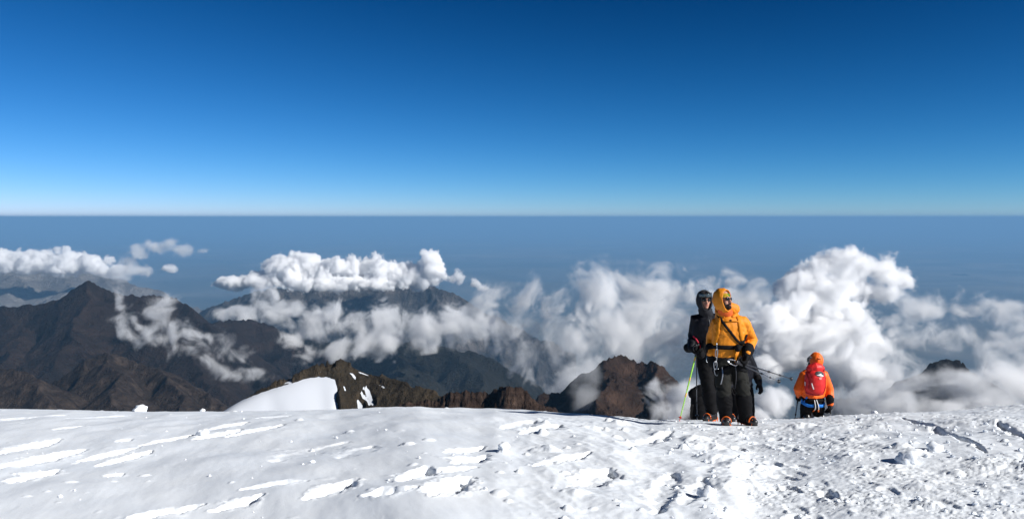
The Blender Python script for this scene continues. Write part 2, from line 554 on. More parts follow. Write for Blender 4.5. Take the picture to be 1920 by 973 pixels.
def mountain(label, u0, u1, D0, D1, nc, nr, ridges, mat, seed, warp, fine, rough_top=0.0, snow=None, name='mountain'):
    px = np.linspace(u0, u1, nc)
    Dv = np.geomspace(D0, D1, nr)
    PX, DD = np.meshgrid(px, Dv)
    X, Y = (PX - CX) / F * DD, DD
    Z = ridge_height(X, Y, ridges, warp, seed)
    det = fine * ridged(X / (fine * 9), Y / (fine * 9), 5, seed + 40, 0.55) - fine * 0.4
    at = None
    if snow is not None:
        Z0 = ridge_height(X, Y, [(p_, s_, g_, 0.0) for p_, s_, g_, _ in ridges], 0.01, seed)
        for _ in range(60):
            p_ = np.pad(Z0, 1, 'edge')
            Z0 = (p_[:-2, 1:-1] + p_[2:, 1:-1] + p_[1:-1, :-2] + p_[1:-1, 2:]) / 4
        s = snow(PX, HZ + F * (CAMZ - Z0) / Y, HZ + F * (CAMZ - Z - det) / Y, X, Y)
        at = {'snow': s}
        cover = sstep(0.15, 0.42, s)
        det = det * (1 - 0.97 * cover)
        Z = Z + (Z0 - Z) * cover
    Z = Z + det
    if rough_top:
        Z = Z + rough_top * ridged(X / (rough_top * 3), Y / (rough_top * 3), 4, seed + 60, 0.6)
    # the outer border sinks into the lowland so that no edge hangs in the air
    Z = np.maximum(Z, ZP - 4)
    o = link(name, grid_mesh(name, X, Y, Z, at), mat=mat)
    tag(o, label, kind='structure')
    return o

DARK = rock_mat('dark_scree', (0.0075, 0.0060, 0.0060), (0.0190, 0.0130, 0.0110), (0.0460, 0.0320, 0.0260), 1 / 420, streak=0.25)
DARK2 = rock_mat('grey_scree', (0.0090, 0.0075, 0.0068), (0.0300, 0.0220, 0.0185), (0.0850, 0.0650, 0.0520), 1 / 160, streak=0.45)
OLIVE = rock_mat('dark_olive_slope', (0.0104, 0.0104, 0.0088), (0.0176, 0.0176, 0.0136), (0.0288, 0.0272, 0.0216), 1 / 500, streak=0.2)
CLIFF = rock_mat('grey_cliff', (0.016, 0.016, 0.017), (0.045, 0.041, 0.038), (0.110, 0.098, 0.088), 1 / 600, streak=0.6)
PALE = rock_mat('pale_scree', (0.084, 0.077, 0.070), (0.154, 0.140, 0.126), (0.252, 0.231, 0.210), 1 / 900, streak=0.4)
BROWN = rock_mat('brown_rock', (0.0090, 0.0065, 0.0055), (0.0340, 0.0200, 0.0140), (0.0750, 0.0450, 0.0310), 1 / 130, streak=0.3)
NEAR = rock_mat('shoulder_rock', (0.0168, 0.0144, 0.0104), (0.0360, 0.0288, 0.0192), (0.0720, 0.0512, 0.0304), 1 / 60, snow=True, streak=0.4)
RED = rock_mat('red_brown_crag', (0.0160, 0.0104, 0.0088), (0.0400, 0.0248, 0.0184), (0.0840, 0.0560, 0.0416), 1 / 26, streak=0.4, vstretch=0.9)

BLACKR = rock_mat('black_rock', (0.003, 0.0028, 0.003), (0.006, 0.0055, 0.006), (0.013, 0.011, 0.011), 1 / 90, streak=0.2)

# the big dark mountain on the left
mountain('big dark brown mountain with a pointed summit at the left', -330, 720, 2300, 6500, 470, 250, [
    ([(-420, 640, 4200), (-150, 600, 4100), (0, 578, 4000), (40, 576, 4000), (75, 570, 4000), (112, 562, 4000), (132, 548, 4000), (152, 538, 4000), (180, 527, 4000), (200, 536, 4050), (226, 544, 4100),
      (262, 552, 4150), (300, 556, 4200), (326, 558, 4250), (346, 571, 4250), (372, 591, 4300), (396, 601, 4350), (430, 604, 4500), (470, 598, 4600), (520, 615, 4600), (570, 645, 4500), (640, 700, 4300), (720, 760, 4100)], 0.75, 260, 60),
    ([(180, 528, 4000), (172, 560, 3800), (140, 600, 3600), (110, 650, 3350), (90, 720, 3000)], 0.7, 200, 40),
    ([(210, 540, 4050), (240, 575, 3850), (290, 610, 3650), (350, 660, 3400), (420, 725, 3100)], 0.72, 200, 40),
    ([(0, 580, 4000), (20, 620, 3700), (10, 680, 3300), (0, 740, 2900)], 0.7, 200, 40),
    ([(345, 570, 4250), (400, 620, 4000), (470, 680, 3700), (540, 740, 3400)], 0.75, 200, 40)], DARK, 3, 130, 26)
mountain('grey brown rocky spur below the big dark mountain at the left', -260, 560, 1500, 3200, 380, 170, [
    ([(120, 800, 2100), (150, 715, 2300), (166, 675, 2400), (196, 661, 2450), (232, 672, 2450), (300, 692, 2400), (350, 718, 2350), (400, 742, 2300), (450, 770, 2250), (500, 800, 2200)], 0.85, 110, 34),
    ([(196, 662, 2450), (215, 710, 2200), (240, 790, 1900)], 0.8, 90, 26), ([(300, 692, 2400), (330, 740, 2150), (360, 800, 1900)], 0.8, 90, 26),
    ([(-200, 640, 2300), (-80, 665, 2250), (0, 688, 2200), (40, 700, 2150), (75, 728, 2050), (95, 770, 1950)], 0.8, 100, 30)], DARK2, 13, 60, 13)
mountain('long dark olive ridge behind the rocky shoulder', 380, 1160, 3300, 7200, 380, 160, [
    ([(380, 690, 5200), (470, 610, 5200), (560, 628, 5100), (620, 640, 5000), (700, 640, 5000), (790, 640, 5000), (850, 649, 4950), (900, 664, 4900), (950, 690, 4800), (985, 720, 4700), (1020, 760, 4600), (1080, 830, 4500)], 0.62, 300, 60),
    ([(700, 640, 5000), (740, 680, 4600), (770, 740, 4200)], 0.6, 250, 40), ([(850, 649, 4950), (880, 700, 4500), (900, 770, 4100)], 0.6, 250, 40)], OLIVE, 23, 150, 24)
mountain('blue grey cliff mountain under the long white cloud', 330, 1080, 7600, 13500, 380, 150, [
    ([(330, 620, 9600), (385, 585, 9500), (420, 568, 9400), (462, 554, 9300), (500, 544, 9200), (545, 538, 9200), (600, 536, 9200), (700, 531, 9200), (800, 533, 9100), (848, 545, 9000), (880, 560, 8900), (905, 578, 8900), (960, 605, 8900), (1040, 650, 8900)], 0.9, 420, 170),
    ([(640, 534, 9200), (680, 570, 8800), (720, 610, 8400)], 0.9, 260, 120), ([(800, 534, 9100), (820, 570, 8750), (850, 610, 8400)], 1.0, 260, 120)], CLIFF, 33, 240, 60)
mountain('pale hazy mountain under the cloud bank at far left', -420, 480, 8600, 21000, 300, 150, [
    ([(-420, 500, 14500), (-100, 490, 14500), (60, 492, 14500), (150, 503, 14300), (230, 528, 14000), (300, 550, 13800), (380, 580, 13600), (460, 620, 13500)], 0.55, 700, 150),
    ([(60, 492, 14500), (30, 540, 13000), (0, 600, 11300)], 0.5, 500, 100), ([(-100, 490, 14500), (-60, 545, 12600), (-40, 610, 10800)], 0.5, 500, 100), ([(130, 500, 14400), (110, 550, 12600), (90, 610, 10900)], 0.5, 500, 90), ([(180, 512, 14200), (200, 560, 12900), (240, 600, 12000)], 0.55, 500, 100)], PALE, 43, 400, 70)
mountain('faint far hill sunk in blue haze at the right', 1640, 1960, 33000, 46000, 90, 50, [
    ([(1640, 545, 40000), (1740, 530, 40000), (1775, 514, 40000), (1810, 512, 40000), (1850, 526, 40000), (1960, 545, 40000)], 0.4, 1500, 120)], OLIVE, 53, 600, 60)
mountain('brown rocky ridge rising out of cloud behind the black climber', 880, 1420, 900, 2300, 300, 170, [
    ([(900, 800, 1480), (960, 768, 1490), (1010, 748, 1500), (1060, 738, 1510), (1092, 722, 1520), (1118, 700, 1530), (1138, 678, 1540), (1160, 669, 1550), (1185, 673, 1550), (1206, 687, 1540), (1226, 683, 1530), (1250, 700, 1530), (1272, 722, 1520), (1292, 748, 1510), (1330, 800, 1500), (1400, 880, 1480)], 0.9, 90, 22),
    ([(1150, 670, 1545), (1140, 710, 1400), (1130, 760, 1250)], 0.85, 70, 16), ([(1226, 684, 1530), (1236, 730, 1400), (1250, 790, 1250)], 0.9, 70, 16)], BROWN, 63, 30, 10, rough_top=9)
mountain('dark rock summit poking through the clouds at the right', 1640, 1920, 1450, 2600, 120, 90, [
    ([(1640, 740, 1900), (1690, 710, 1900), (1738, 692, 1900), (1750, 678, 1900), (1764, 674, 1900), (1790, 669, 1900), (1801, 672, 1900), (1808, 690, 1890), (1870, 720, 1880), (1920, 760, 1880)], 1.1, 120, 10)], BLACKR, 73, 14, 6)
mountain('dark rocky slope half hidden in cloud behind the orange climber', 1330, 1860, 1500, 3000, 180, 90, [
    ([(1330, 830, 2000), (1420, 800, 2000), (1500, 775, 2000), (1560, 742, 2000), (1620, 735, 2000), (1700, 760, 2000), (1800, 810, 2000)], 0.8, 130, 30)], BROWN, 83, 50, 14)

# the near rocky shoulder with its snowfield
FIELD = np.array([(395, 790), (415, 769), (450, 751), (500, 732), (548, 717), (580, 708), (612, 706), (628, 712), (634, 730), (630, 748), (633, 768), (634, 800)], float)

def in_poly(px, py, poly):
    ins = np.zeros(px.shape, bool)
    dist = np.full(px.shape, 1e9)
    n = len(poly)
    for i in range(n):
        x0, y0 = poly[i]
        x1, y1 = poly[(i + 1) % n]
        c = ((y0 > py) != (y1 > py)) & (px < (x1 - x0) * (py - y0) / (y1 - y0 + 1e-9) + x0)
        ins ^= c
        t = np.clip(((px - x0) * (x1 - x0) + (py - y0) * (y1 - y0)) / ((x1 - x0) ** 2 + (y1 - y0) ** 2), 0, 1)
        dist = np.minimum(dist, np.hypot(px - x0 - t * (x1 - x0), py - y0 - t * (y1 - y0)))
    return np.clip(0.5 + np.where(ins, dist, -dist) / 14, 0, 1)

def seg_near(px, py, a, b, w):
    vx, vy = b[0] - a[0], b[1] - a[1]
    t = np.clip(((px - a[0]) * vx + (py - a[1]) * vy) / (vx * vx + vy * vy), 0, 1)
    return np.clip(0.5 + (w * (0.4 + 0.6 * np.sin(np.pi * np.clip(t, .1, .9))) - np.hypot(px - a[0] - t * vx, py - a[1] - t * vy)) / 14, 0, 1)

def shoulder_snow(px, py, py2, X, Y):
    jx, jy = px + 3 * fbm(X / 9, Y / 9, 3, 201), py + 2 * fbm(X / 9, Y / 9, 3, 203)
    jy2 = py2 + 2 * fbm(X / 9, Y / 9, 3, 203)
    s = in_poly(jx, jy, FIELD) * (Y < 760)
    for a, b, w in [((664, 682), (708, 698), 4.5), ((657, 697), (667, 707), 3), ((682, 722), (700, 752), 4.5), ((676, 735), (694, 752), 3.5), ((672, 752), (680, 760), 4),
                    ((512, 706), (545, 703), 1.6), ((600, 686), (625, 680), 2), ((826, 737), (850, 737), 2.2), ((645, 722), (648, 730), 2), ((770, 716), (774, 721), 1.6), ((712, 716), (722, 724), 1.8)]:
        s = np.maximum(s, seg_near(jx, jy2, a, b, w))
    return s

mountain('brown rocky shoulder with a white snowfield below its top', 330, 900, 380, 1000, 430, 290, [
    ([(330, 850, 640), (400, 785, 660), (450, 742, 680), (500, 716, 695), (550, 697, 705), (600, 682, 715), (640, 674, 720), (662, 680, 722), (705, 699, 720), (760, 717, 700), (820, 737, 680), (870, 748, 660), (920, 770, 640)], 0.62, 40, 7),
    ([(642, 675, 720), (645, 705, 704), (640, 745, 688), (636, 800, 670)], 0.85, 30, 5), ([(705, 700, 720), (740, 740, 690), (790, 800, 660)], 0.7, 30, 5)], NEAR, 93, 9, 2.6, snow=shoulder_snow)
mountain('jagged red brown crag ridge in the middle, behind the snow crest', 740, 1130, 330, 760, 330, 170, [
    ([(740, 770, 560), (800, 752, 560), (850, 744, 555), (880, 738, 550), (920, 733, 545), (955, 732, 540), (985, 731, 540), (1005, 744, 535), (1030, 764, 530), (1070, 790, 520)], 0.85, 40, 2)], RED, 103, 12, 4.0, rough_top=3.5)

# lowland plain out to the horizon
m = NT('lowland')
m.base(m.ramp(m.noise(1 / 9000, 8, 0.62, dist=1.0), [(0.34, (0.025, 0.032, 0.022)), (0.5, (0.08, 0.075, 0.055)), (0.66, (0.20, 0.17, 0.12))]))
m.set(Roughness=0.95)
a_ = np.linspace(-np.pi, np.pi, 181)
r_ = np.concatenate([[200], np.geomspace(3000, 240000, 110)])
A, Rr = np.meshgrid(a_, r_)
Xp, Yp = Rr * np.sin(A), Rr * np.cos(A)
Zp = ZP + 4 + sstep(6000, 16000, Rr) * 260 * np.maximum(0, ridged(Xp / 7000, Yp / 7000, 4, 7))
tag(link('lowland_ground', grid_mesh('lowland_ground', Xp, Yp, Zp), mat=m.m), 'hazy lowland plain reaching to the horizon', kind='structure')

# the massif below the viewpoint, hidden behind the crest: a cone down to the plain
Rr2 = np.concatenate([np.geomspace(58, 9000, 60)])
A2, R2 = np.meshgrid(a_, Rr2)
Xc, Yc = R2 * np.sin(A2), R2 * np.cos(A2)
Zc = -30 - 0.62 * (R2 - 58) + 0.05 * R2 * ridged(Xc / 300, Yc / 300, 3, 17) - 0.05 * R2
Zc = np.maximum(Zc, ZP)
tag(link('mountain_flank_terrain', grid_mesh('mountain_flank_terrain', Xc, Yc, Zc), mat=DARK2), 'rocky flank of the summit below the snow', kind='structure')

# ------------------------------------------------------------------ air
def vol_mat(name, color, density, anis=0.0, attr=''):
    mt = bpy.data.materials.new(name)
    mt.use_nodes = True
    t = mt.node_tree
    t.nodes.clear()
    out = t.nodes.new('ShaderNodeOutputMaterial')
    v = t.nodes.new('ShaderNodeVolumePrincipled')
    v.inputs['Color'].default_value = (*color, 1)
    v.inputs['Density'].default_value = density
    v.inputs['Anisotropy'].default_value = anis
    v.inputs['Density Attribute'].default_value = attr
    t.links.new(v.outputs[0], out.inputs['Volume'])
    return mt

bm = bmesh.new()
bmesh.ops.create_cube(bm, size=1)
for v in bm.verts:
    v.co = (v.co.x * 490000, v.co.y * 490000, ZP - 6 if v.co.z < 0 else 110)
me = bpy.data.meshes.new('haze')
bm.to_mesh(me)
bm.free()
tag(link('haze', me, mat=vol_mat('haze', (0.22, 0.46, 0.75), 2.9e-5)), 'blue haze filling the air below the viewpoint', kind='stuff')

def cloud(label, blobs, dens, puff, amp, sharp, seed, res=2.1, flat=None, depth=1.0, wisp=0.0, power=1.0, cap=None):
    """cloud of billows. blobs: photo column, row, half width, half height (photo px), distance; puff: size of a billow in photo px"""
    cs = []
    for px, py, rx, ry, D in blobs:
        k = D / F
        cs.append((P(px, py, D), Vector((rx * k, 0.5 * (rx + ry) * k * depth, ry * k))))
    Dm = sum(b[4] for b in blobs) / len(blobs)
    k = Dm / F
    lo = [min(c[i] - r[i] * (1 + 0.25 * amp) for c, r in cs) for i in range(3)]
    hi = [max(c[i] + r[i] * (1 + 0.25 * amp) for c, r in cs) for i in range(3)]
    hi[2] = min(hi[2], 20)
    g = bpy.data.node_groups.new('cloud', 'GeometryNodeTree')
    g.interface.new_socket('Geometry', in_out='INPUT', socket_type='NodeSocketGeometry')
    g.interface.new_socket('Geometry', in_out='OUTPUT', socket_type='NodeSocketGeometry')
    N, L = g.nodes.new, g.links.new
    out, vc, sm = N('NodeGroupOutput'), N('GeometryNodeVolumeCube'), N('GeometryNodeSetMaterial')
    L(vc.outputs[0], sm.inputs['Geometry'])
    L(sm.outputs[0], out.inputs[0])
    vc.inputs['Min'].default_value, vc.inputs['Max'].default_value = lo, hi
    for i, a in enumerate('XYZ'):
        vc.inputs['Resolution ' + a].default_value = max(8, int((hi[i] - lo[i]) / (res * k * (1.4 if i == 1 else 1))))
    def M(op, a, b=None, c=None, clamp=False):
        n = N('ShaderNodeMath')
        n.operation, n.use_clamp = op, clamp
        for i, x in enumerate((a, b, c)):
            if x is None:
                continue
            if isinstance(x, (int, float)):
                n.inputs[i].default_value = x
            else:
                L(x, n.inputs[i])
        return n.outputs[0]
    def V(op, a, b=None):
        n = N('ShaderNodeVectorMath')
        n.operation = op
        for i, x in enumerate((a, b)):
            if x is None:
                continue
            if isinstance(x, (tuple, list, Vector)):
                n.inputs[i].default_value = x
            else:
                L(x, n.inputs[i])
        return n.outputs['Value'] if op == 'LENGTH' else n.outputs[0]
    pos = N('GeometryNodeInputPosition').outputs[0]
    sc = 1 / (puff * k)
    q = V('MULTIPLY', V('ADD', pos, (seed * 1370.0, seed * 911.0, seed * 533.0)), (sc, sc, sc))
    nz = N('ShaderNodeTexNoise')
    nz.inputs['Scale'].default_value = 0.45
    nz.inputs['Detail'].default_value = 2
    L(q, nz.inputs['Vector'])
    cen = V('SUBTRACT', nz.outputs['Color'], (.5, .5, .5))
    ws = 1.3 * puff * k
    wp = V('ADD', pos, V('MULTIPLY', cen, (ws, ws, ws)))
    f = None
    for c, r in cs:
        e = M('SUBTRACT', 1.0, V('LENGTH', V('DIVIDE', V('SUBTRACT', wp, c), r)))
        f = e if f is None else M('SMOOTH_MAX', f, e, 0.22)
    if cap:
        f = M('MINIMUM', f, cap)
    # billows: absolute value noise, creases inwards
    q2 = V('ADD', q, V('MULTIPLY', cen, (.5, .5, .5)))
    bil = None
    for o_, (s_, a_) in enumerate(((1.0, 0.8), (2.1, 0.62), (4.3, 0.42), (8.7, 0.26))):
        t = N('ShaderNodeTexNoise')
        t.inputs['Scale'].default_value = s_
        t.inputs['Detail'].default_value = 0
        L(q2, t.inputs['Vector'])
        e = M('MULTIPLY', M('ABSOLUTE', M('SUBTRACT', t.outputs['Fac'], 0.5)), 2.0 * a_)
        bil = e if bil is None else M('ADD', bil, e)
    d = M('ADD', f, M('MULTIPLY', M('SUBTRACT', bil, 0.66), amp))
    if wisp:
        t = N('ShaderNodeTexNoise')
        t.inputs['Scale'].default_value = 0.8
        t.inputs['Detail'].default_value = 6
        t.inputs['Roughness'].default_value = 0.66
        t.inputs['Distortion'].default_value = 1.2
        L(q, t.inputs['Vector'])
        d = M('ADD', d, M('MULTIPLY', M('SUBTRACT', t.outputs['Fac'], 0.52), wisp * 2.0))
    d = M('MULTIPLY', d, sharp, clamp=True)
    if power != 1.0:
        d = M('POWER', d, power)
    if flat is not None:
        zb = CAMZ + (HZ - flat[0]) / F * Dm
        sp = N('ShaderNodeSeparateXYZ')
        L(wp, sp.inputs[0])
        d = M('MULTIPLY', d, M('DIVIDE', M('SUBTRACT', sp.outputs[2], zb), flat[1] * k, clamp=True))
    L(d, vc.inputs['Density'])
    me = bpy.data.meshes.new('cloud')
    bm = bmesh.new()
    bmesh.ops.create_cube(bm, size=1)
    for v in bm.verts:
        v.co = [lo[i] if v.co[i] < 0 else hi[i] for i in range(3)]
    bm.to_mesh(me)
    bm.free()
    o = link('cloud', me)
    md = o.modifiers.new('cloud', 'NODES')
    md.node_group = g
    md.show_viewport = False
    mt = vol_mat('cloud', (0.999, 0.999, 0.999), dens / k, 0.0, 'density')
    sm.inputs['Material'].default_value = mt
    me.materials.append(mt)
    return tag(o, label, 'cloud', 'clouds below the summit', 'stuff')

# dens is the extinction per photo pixel of depth at the cloud's distance
cloud('white cumulus bank at far left above the pale mountain', [(-90, 495, 80, 26, 12500), (-10, 490, 60, 24, 12500), (60, 494, 55, 26, 12500), (120, 494, 48, 26, 12500), (182, 497, 34, 18, 12500), (215, 508, 30, 12, 12500)], .30, 28, .8, 9, 1, res=1.7, flat=(520, 18))
cloud('thin grey wisp of cloud above the left mountain', [(245, 500, 26, 26, 11000), (262, 476, 26, 14, 11000), (290, 462, 28, 12, 11000), (318, 456, 24, 12, 11000), (348, 464, 28, 12, 11000), (380, 466, 18, 8, 11000), (265, 506, 30, 16, 11000), (230, 515, 30, 14, 11000)], .085, 32, .5, 1.8, 2, wisp=1.6, power=1.3, cap=.7)
cloud('tiny white puff of cloud right of the grey wisp', [(319, 503, 17, 8, 11000), (312, 500, 8, 7, 11000)], .2, 11, .7, 5, 3)
cloud('long white cumulus cloud over the cliff mountain', [(440, 532, 42, 13, 8400), (490, 524, 40, 16, 8400), (540, 508, 52, 30, 8400), (572, 494, 32, 20, 8400), (610, 512, 50, 28, 8400), (660, 508, 44, 26, 8400), (712, 506, 46, 28, 8400), (762, 514, 44, 22, 8400), (808, 505, 30, 32, 8400), (790, 522, 40, 22, 8400), (640, 530, 150, 15, 8400)], .36, 32, .8, 9, 4, res=1.7, flat=(547, 14))
cloud('two small white puffs right of the long cumulus', [(861, 520, 12, 13, 8400), (846, 524, 14, 8, 8400), (893, 532, 14, 10, 8400), (905, 538, 14, 8, 8400)], .16, 14, .9, 4, 5)
cloud('broken band of cloud along the valley below the cliff mountain', [(440, 588, 50, 16, 5200), (505, 560, 25, 39, 5200), (520, 590, 69, 25, 5000), (590, 612, 69, 27, 4800), (640, 596, 57, 23, 4800), (700, 604, 69, 29, 4700), (750, 612, 69, 32, 4600), (590, 655, 46, 20, 3900), (640, 650, 57, 25, 3900), (700, 636, 57, 29, 4200), (560, 632, 39, 16, 4300), (800, 620, 69, 36, 4500), (870, 610, 69, 29, 4500)], .08, 48, .4, 1.8, 6, wisp=2.1, power=1.5, cap=.38)
cloud('ragged wisps of cloud hanging on the big dark mountain', [(222, 560, 15, 36, 3300), (232, 610, 28, 28, 3250), (262, 626, 39, 20, 3250), (300, 562, 33, 15, 3500), (295, 590, 28, 23, 3300), (310, 622, 44, 26, 3200), (345, 655, 28, 18, 3000), (365, 632, 28, 13, 3100), (402, 650, 28, 33, 2950), (412, 682, 39, 26, 2900), (462, 668, 33, 18, 2900), (468, 702, 44, 15, 2850)], .055, 44, .3, 1.8, 7, wisp=2.2, power=1.6, cap=.30)
cloud('great drifting mass of cloud in the middle behind the climbers', [(965, 590, 66, 55, 3600), (1000, 560, 33, 39, 3600), (1020, 640, 77, 66, 3300), (1070, 610, 77, 66, 3300), (1090, 690, 66, 66, 2900), (1096, 735, 26, 32, 1300), (1072, 700, 34, 32, 1300), (1130, 560, 44, 77, 3500), (1140, 640, 77, 66, 3200), (1090, 525, 33, 22, 3900), (1195, 530, 37, 33, 3700), (1250, 530, 50, 50, 3600), (1290, 570, 77, 66, 3500), (1370, 520, 55, 19, 3800), (1230, 610, 77, 55, 3500), (1300, 650, 77, 66, 3200), (1260, 690, 44, 33, 2900), (1380, 620, 66, 88, 3400), (935, 640, 44, 22, 3800), (920, 570, 48, 39, 4000)], .045, 66, .4, 1.8, 8, res=2.1, wisp=2.2, power=1.6, cap=.34, depth=.8)
cloud('low cloud boiling up behind the black climber legs', [(1250, 760, 40, 40, 1150), (1290, 745, 50, 40, 1150), (1225, 735, 26, 34, 1180), (1340, 760, 60, 40, 1150), (1430, 760, 40, 36, 1200), (1455, 748, 26, 26, 1200), (1400, 785, 60, 30, 1150)], .08, 50, .4, 1.7, 9, wisp=1.8, power=1.5, cap=.5)
cloud('towering bright white cloud above the orange climber', [(1545, 500, 52, 38, 3000), (1500, 528, 40, 30, 3000), (1600, 505, 60, 36, 3000), (1665, 510, 48, 36, 3000), (1690, 530, 28, 20, 3000), (1560, 545, 90, 40, 3000), (1640, 545, 60, 24, 3000), (1490, 590, 56, 50, 2900), (1560, 600, 80, 44, 2900), (1450, 630, 60, 50, 2800), (1520, 660, 80, 60, 2700), (1610, 640, 60, 46, 2700), (1600, 700, 70, 50, 2500), (1440, 690, 40, 40, 2600)], 0.14, 52, .6, 3.4, 10, res=2.0, wisp=1.1, power=1.2, cap=.7)
cloud('spreading cloud at the right edge above the snow crest', [(1690, 610, 50, 40, 3000), (1760, 580, 50, 34, 3100), (1820, 575, 60, 36, 3200), (1890, 590, 60, 34, 3300), (1780, 625, 60, 30, 3000), (1860, 640, 70, 24, 3300), (1940, 620, 60, 40, 3300), (1990, 590, 60, 40, 3300), (1690, 680, 60, 36, 2500), (1760, 725, 60, 34, 1500), (1700, 735, 60, 40, 2000), (1840, 735, 60, 40, 1500), (1900, 700, 60, 56, 2400), (1970, 720, 70, 60, 2400), (1640, 770, 80, 36, 1700), (1550, 770, 70, 36, 1700), (1780, 775, 70, 30, 1800), (1700, 760, 70, 34, 1600), (1860, 770, 90, 34, 1700), (1610, 745, 60, 36, 1600)], .032, 66, .35, 1.8, 11, res=2.1, wisp=2.2, power=1.6, cap=.34)
cloud('low bank of cloud below the dark rock summit at the right', [(1650, 745, 60, 34, 1500), (1720, 722, 60, 30, 1480), (1785, 708, 60, 26, 1450), (1860, 716, 60, 34, 1480), (1930, 720, 60, 40, 1500), (1760, 765, 90, 36, 1400), (1870, 765, 90, 36, 1400), (1680, 690, 34, 24, 1700)], .048, 60, .4, 1.8, 12, res=2.2, wisp=1.8, power=1.5, cap=.5)

# ------------------------------------------------------------------ climbers: helpers
def simple(name, col, rough=0.7, spec=0.3, metal=0.0, var=0.12, scale=18, bump=0.0, bscale=120, sheen=0.0):
    m = NT(name)
    n = m.noise(scale, 4, 0.6)
    lo_, hi_ = tuple(c * (1 - var) for c in col), tuple(min(1, c * (1 + var)) for c in col)
    m.base(m.ramp(n, [(0.35, lo_), (0.65, hi_)]))
    if bump:
        m.bump(m.noise(bscale, 3, 0.6), bump, 0.6)
    m.set(Roughness=rough, Specular_IOR_Level=spec, Metallic=metal)
    if sheen:
        m.set(Sheen_Weight=sheen)
    return m.m

YELLOW = simple('yellow_shell', (0.66, 0.215, 0.008), .6, .3, var=.10, bump=.002)
YSTRAP = simple('ochre_webbing', (0.56, 0.19, 0.007), .7, .2)
ORANGE = simple('orange_shell', (0.86, 0.135, 0.010), .55, .35, var=.08, bump=.002)
REDP = simple('red_pack_cloth', (0.62, 0.018, 0.018), .5, .35, var=.10, bump=.002)
REDD = simple('dark_red_webbing', (0.35, 0.012, 0.014), .6, .3)
BLACK = simple('black_cloth', (0.0055, 0.0055, 0.0065), .8, .12, var=.25, bump=.002)
NAVY = simple('navy_shell', (0.0050, 0.0056, 0.0095), .6, .18, var=.25, bump=.002)
GREYH = simple('charcoal_hood', (0.020, 0.020, 0.024), .75, .2, bump=.002)
GREYT = simple('grey_green_trouser', (0.0155, 0.0155, 0.0135), .8, .15, bump=.002)
SKIN = simple('skin', (0.44, 0.22, 0.15), .5, .4, var=.10, scale=30)
LIP = simple('lips', (0.42, 0.12, 0.10), .4, .4)
BEARD = simple('beard', (0.012, 0.008, 0.006), .8, .2, bump=.004, bscale=200)
BUFF = simple('orange_buff', (0.55, 0.10, 0.02), .8, .2)
LENS = simple('dark_lens', (0.006, 0.006, 0.007), .08, .6, var=0)
GOGG = simple('goggle_lens', (0.10, 0.115, 0.115), .10, .8, metal=.6, var=.2)
METAL = simple('bright_metal', (0.70, 0.71, 0.73), .25, .5, metal=1.0, var=.05)
WHITE = simple('white_webbing', (0.75, 0.75, 0.73), .6, .3, var=.05)
BLUE = simple('blue_webbing', (0.010, 0.17, 0.60), .6, .3)
CRAMP = simple('orange_crampon', (0.75, 0.14, 0.015), .4, .5, var=.15)
BOOTK = simple('black_boot_leather', (0.018, 0.018, 0.02), .35, .5, var=.3)
BOOTS = simple('silver_boot_panel', (0.45, 0.46, 0.48), .3, .5, var=.2)
BOOTY = simple('yellow_boot_panel', (0.70, 0.30, 0.02), .5, .4, var=.2)
BOOTB = simple('slate_blue_boot_panel', (0.06, 0.10, 0.14), .45, .4, var=.2)
RUBBER = simple('rubber_sole', (0.014, 0.014, 0.014), .8, .2)
GREENP = simple('lime_green_pole', (0.34, 0.72, 0.06), .35, .5, var=.06)
ORTAPE = simple('yellow_pole_band', (0.80, 0.46, 0.05), .4, .4, var=.05)
REDTIP = simple('red_pole_basket', (0.75, 0.05, 0.02), .5, .4, var=.05)
ALU = simple('grey_aluminium', (0.30, 0.31, 0.33), .35, .5, metal=.8, var=.1)
KARB = simple('black_carbon', (0.020, 0.020, 0.024), .35, .5, var=.2)
PINK = simple('red_pink_cord', (0.62, 0.03, 0.06), .6, .3)

def basis(d, hint=Vector((0, 0, 1))):
    d = d.normalized()
    a = hint - d * hint.dot(d)
    if a.length < 1e-4:
        a = Vector((1, 0, 0)) - d * d.x
    a.normalize()
    return d, a, d.cross(a)

def add_loft(bm, rings, seg=20):
    """rings: (centre, half width along x-like axis, half depth, axis_u, axis_v); closed with domes"""
    prev = None
    for c, ru, rv, au, av in rings:
        ring = [bm.verts.new(c + au * (ru * math.cos(2 * math.pi * i / seg)) + av * (rv * math.sin(2 * math.pi * i / seg))) for i in range(seg)]
        if prev:
            for i in range(seg):
                bm.faces.new((prev[i], prev[(i + 1) % seg], ring[(i + 1) % seg], ring[i]))
        else:
            bm.faces.new(ring[::-1])
        prev = ring
    bm.faces.new(prev)

def add_tube(bm, pts, rads, seg=14, flat=1.0, hint=Vector((0, 1, 0))):
    pts = [Vector(p) for p in pts]
    rings = []
    for i, (p, r) in enumerate(zip(pts, rads)):
        d = (pts[min(i + 1, len(pts) - 1)] - pts[max(i - 1, 0)])
        d, a, b = basis(d, hint)
        if i == 0:
            rings += [(p - d * r * .95, r * .25, r * .25 * flat, b, a), (p - d * r * .7, r * .7, r * .7 * flat, b, a)]
        rings.append((p, r, r * flat, b, a))
        if i == len(pts) - 1:
            rings += [(p + d * r * .7, r * .7, r * .7 * flat, b, a), (p + d * r * .95, r * .25, r * .25 * flat, b, a)]
    add_loft(bm, rings, seg)

def add_ell(bm, c, r, rot=None, sub=3):
    M_ = Matrix.Translation(Vector(c)) @ (rot.to_4x4() if rot else Matrix.Identity(4)) @ Matrix.Diagonal((*r, 1))
    bmesh.ops.create_icosphere(bm, subdivisions=sub, radius=1, matrix=M_)

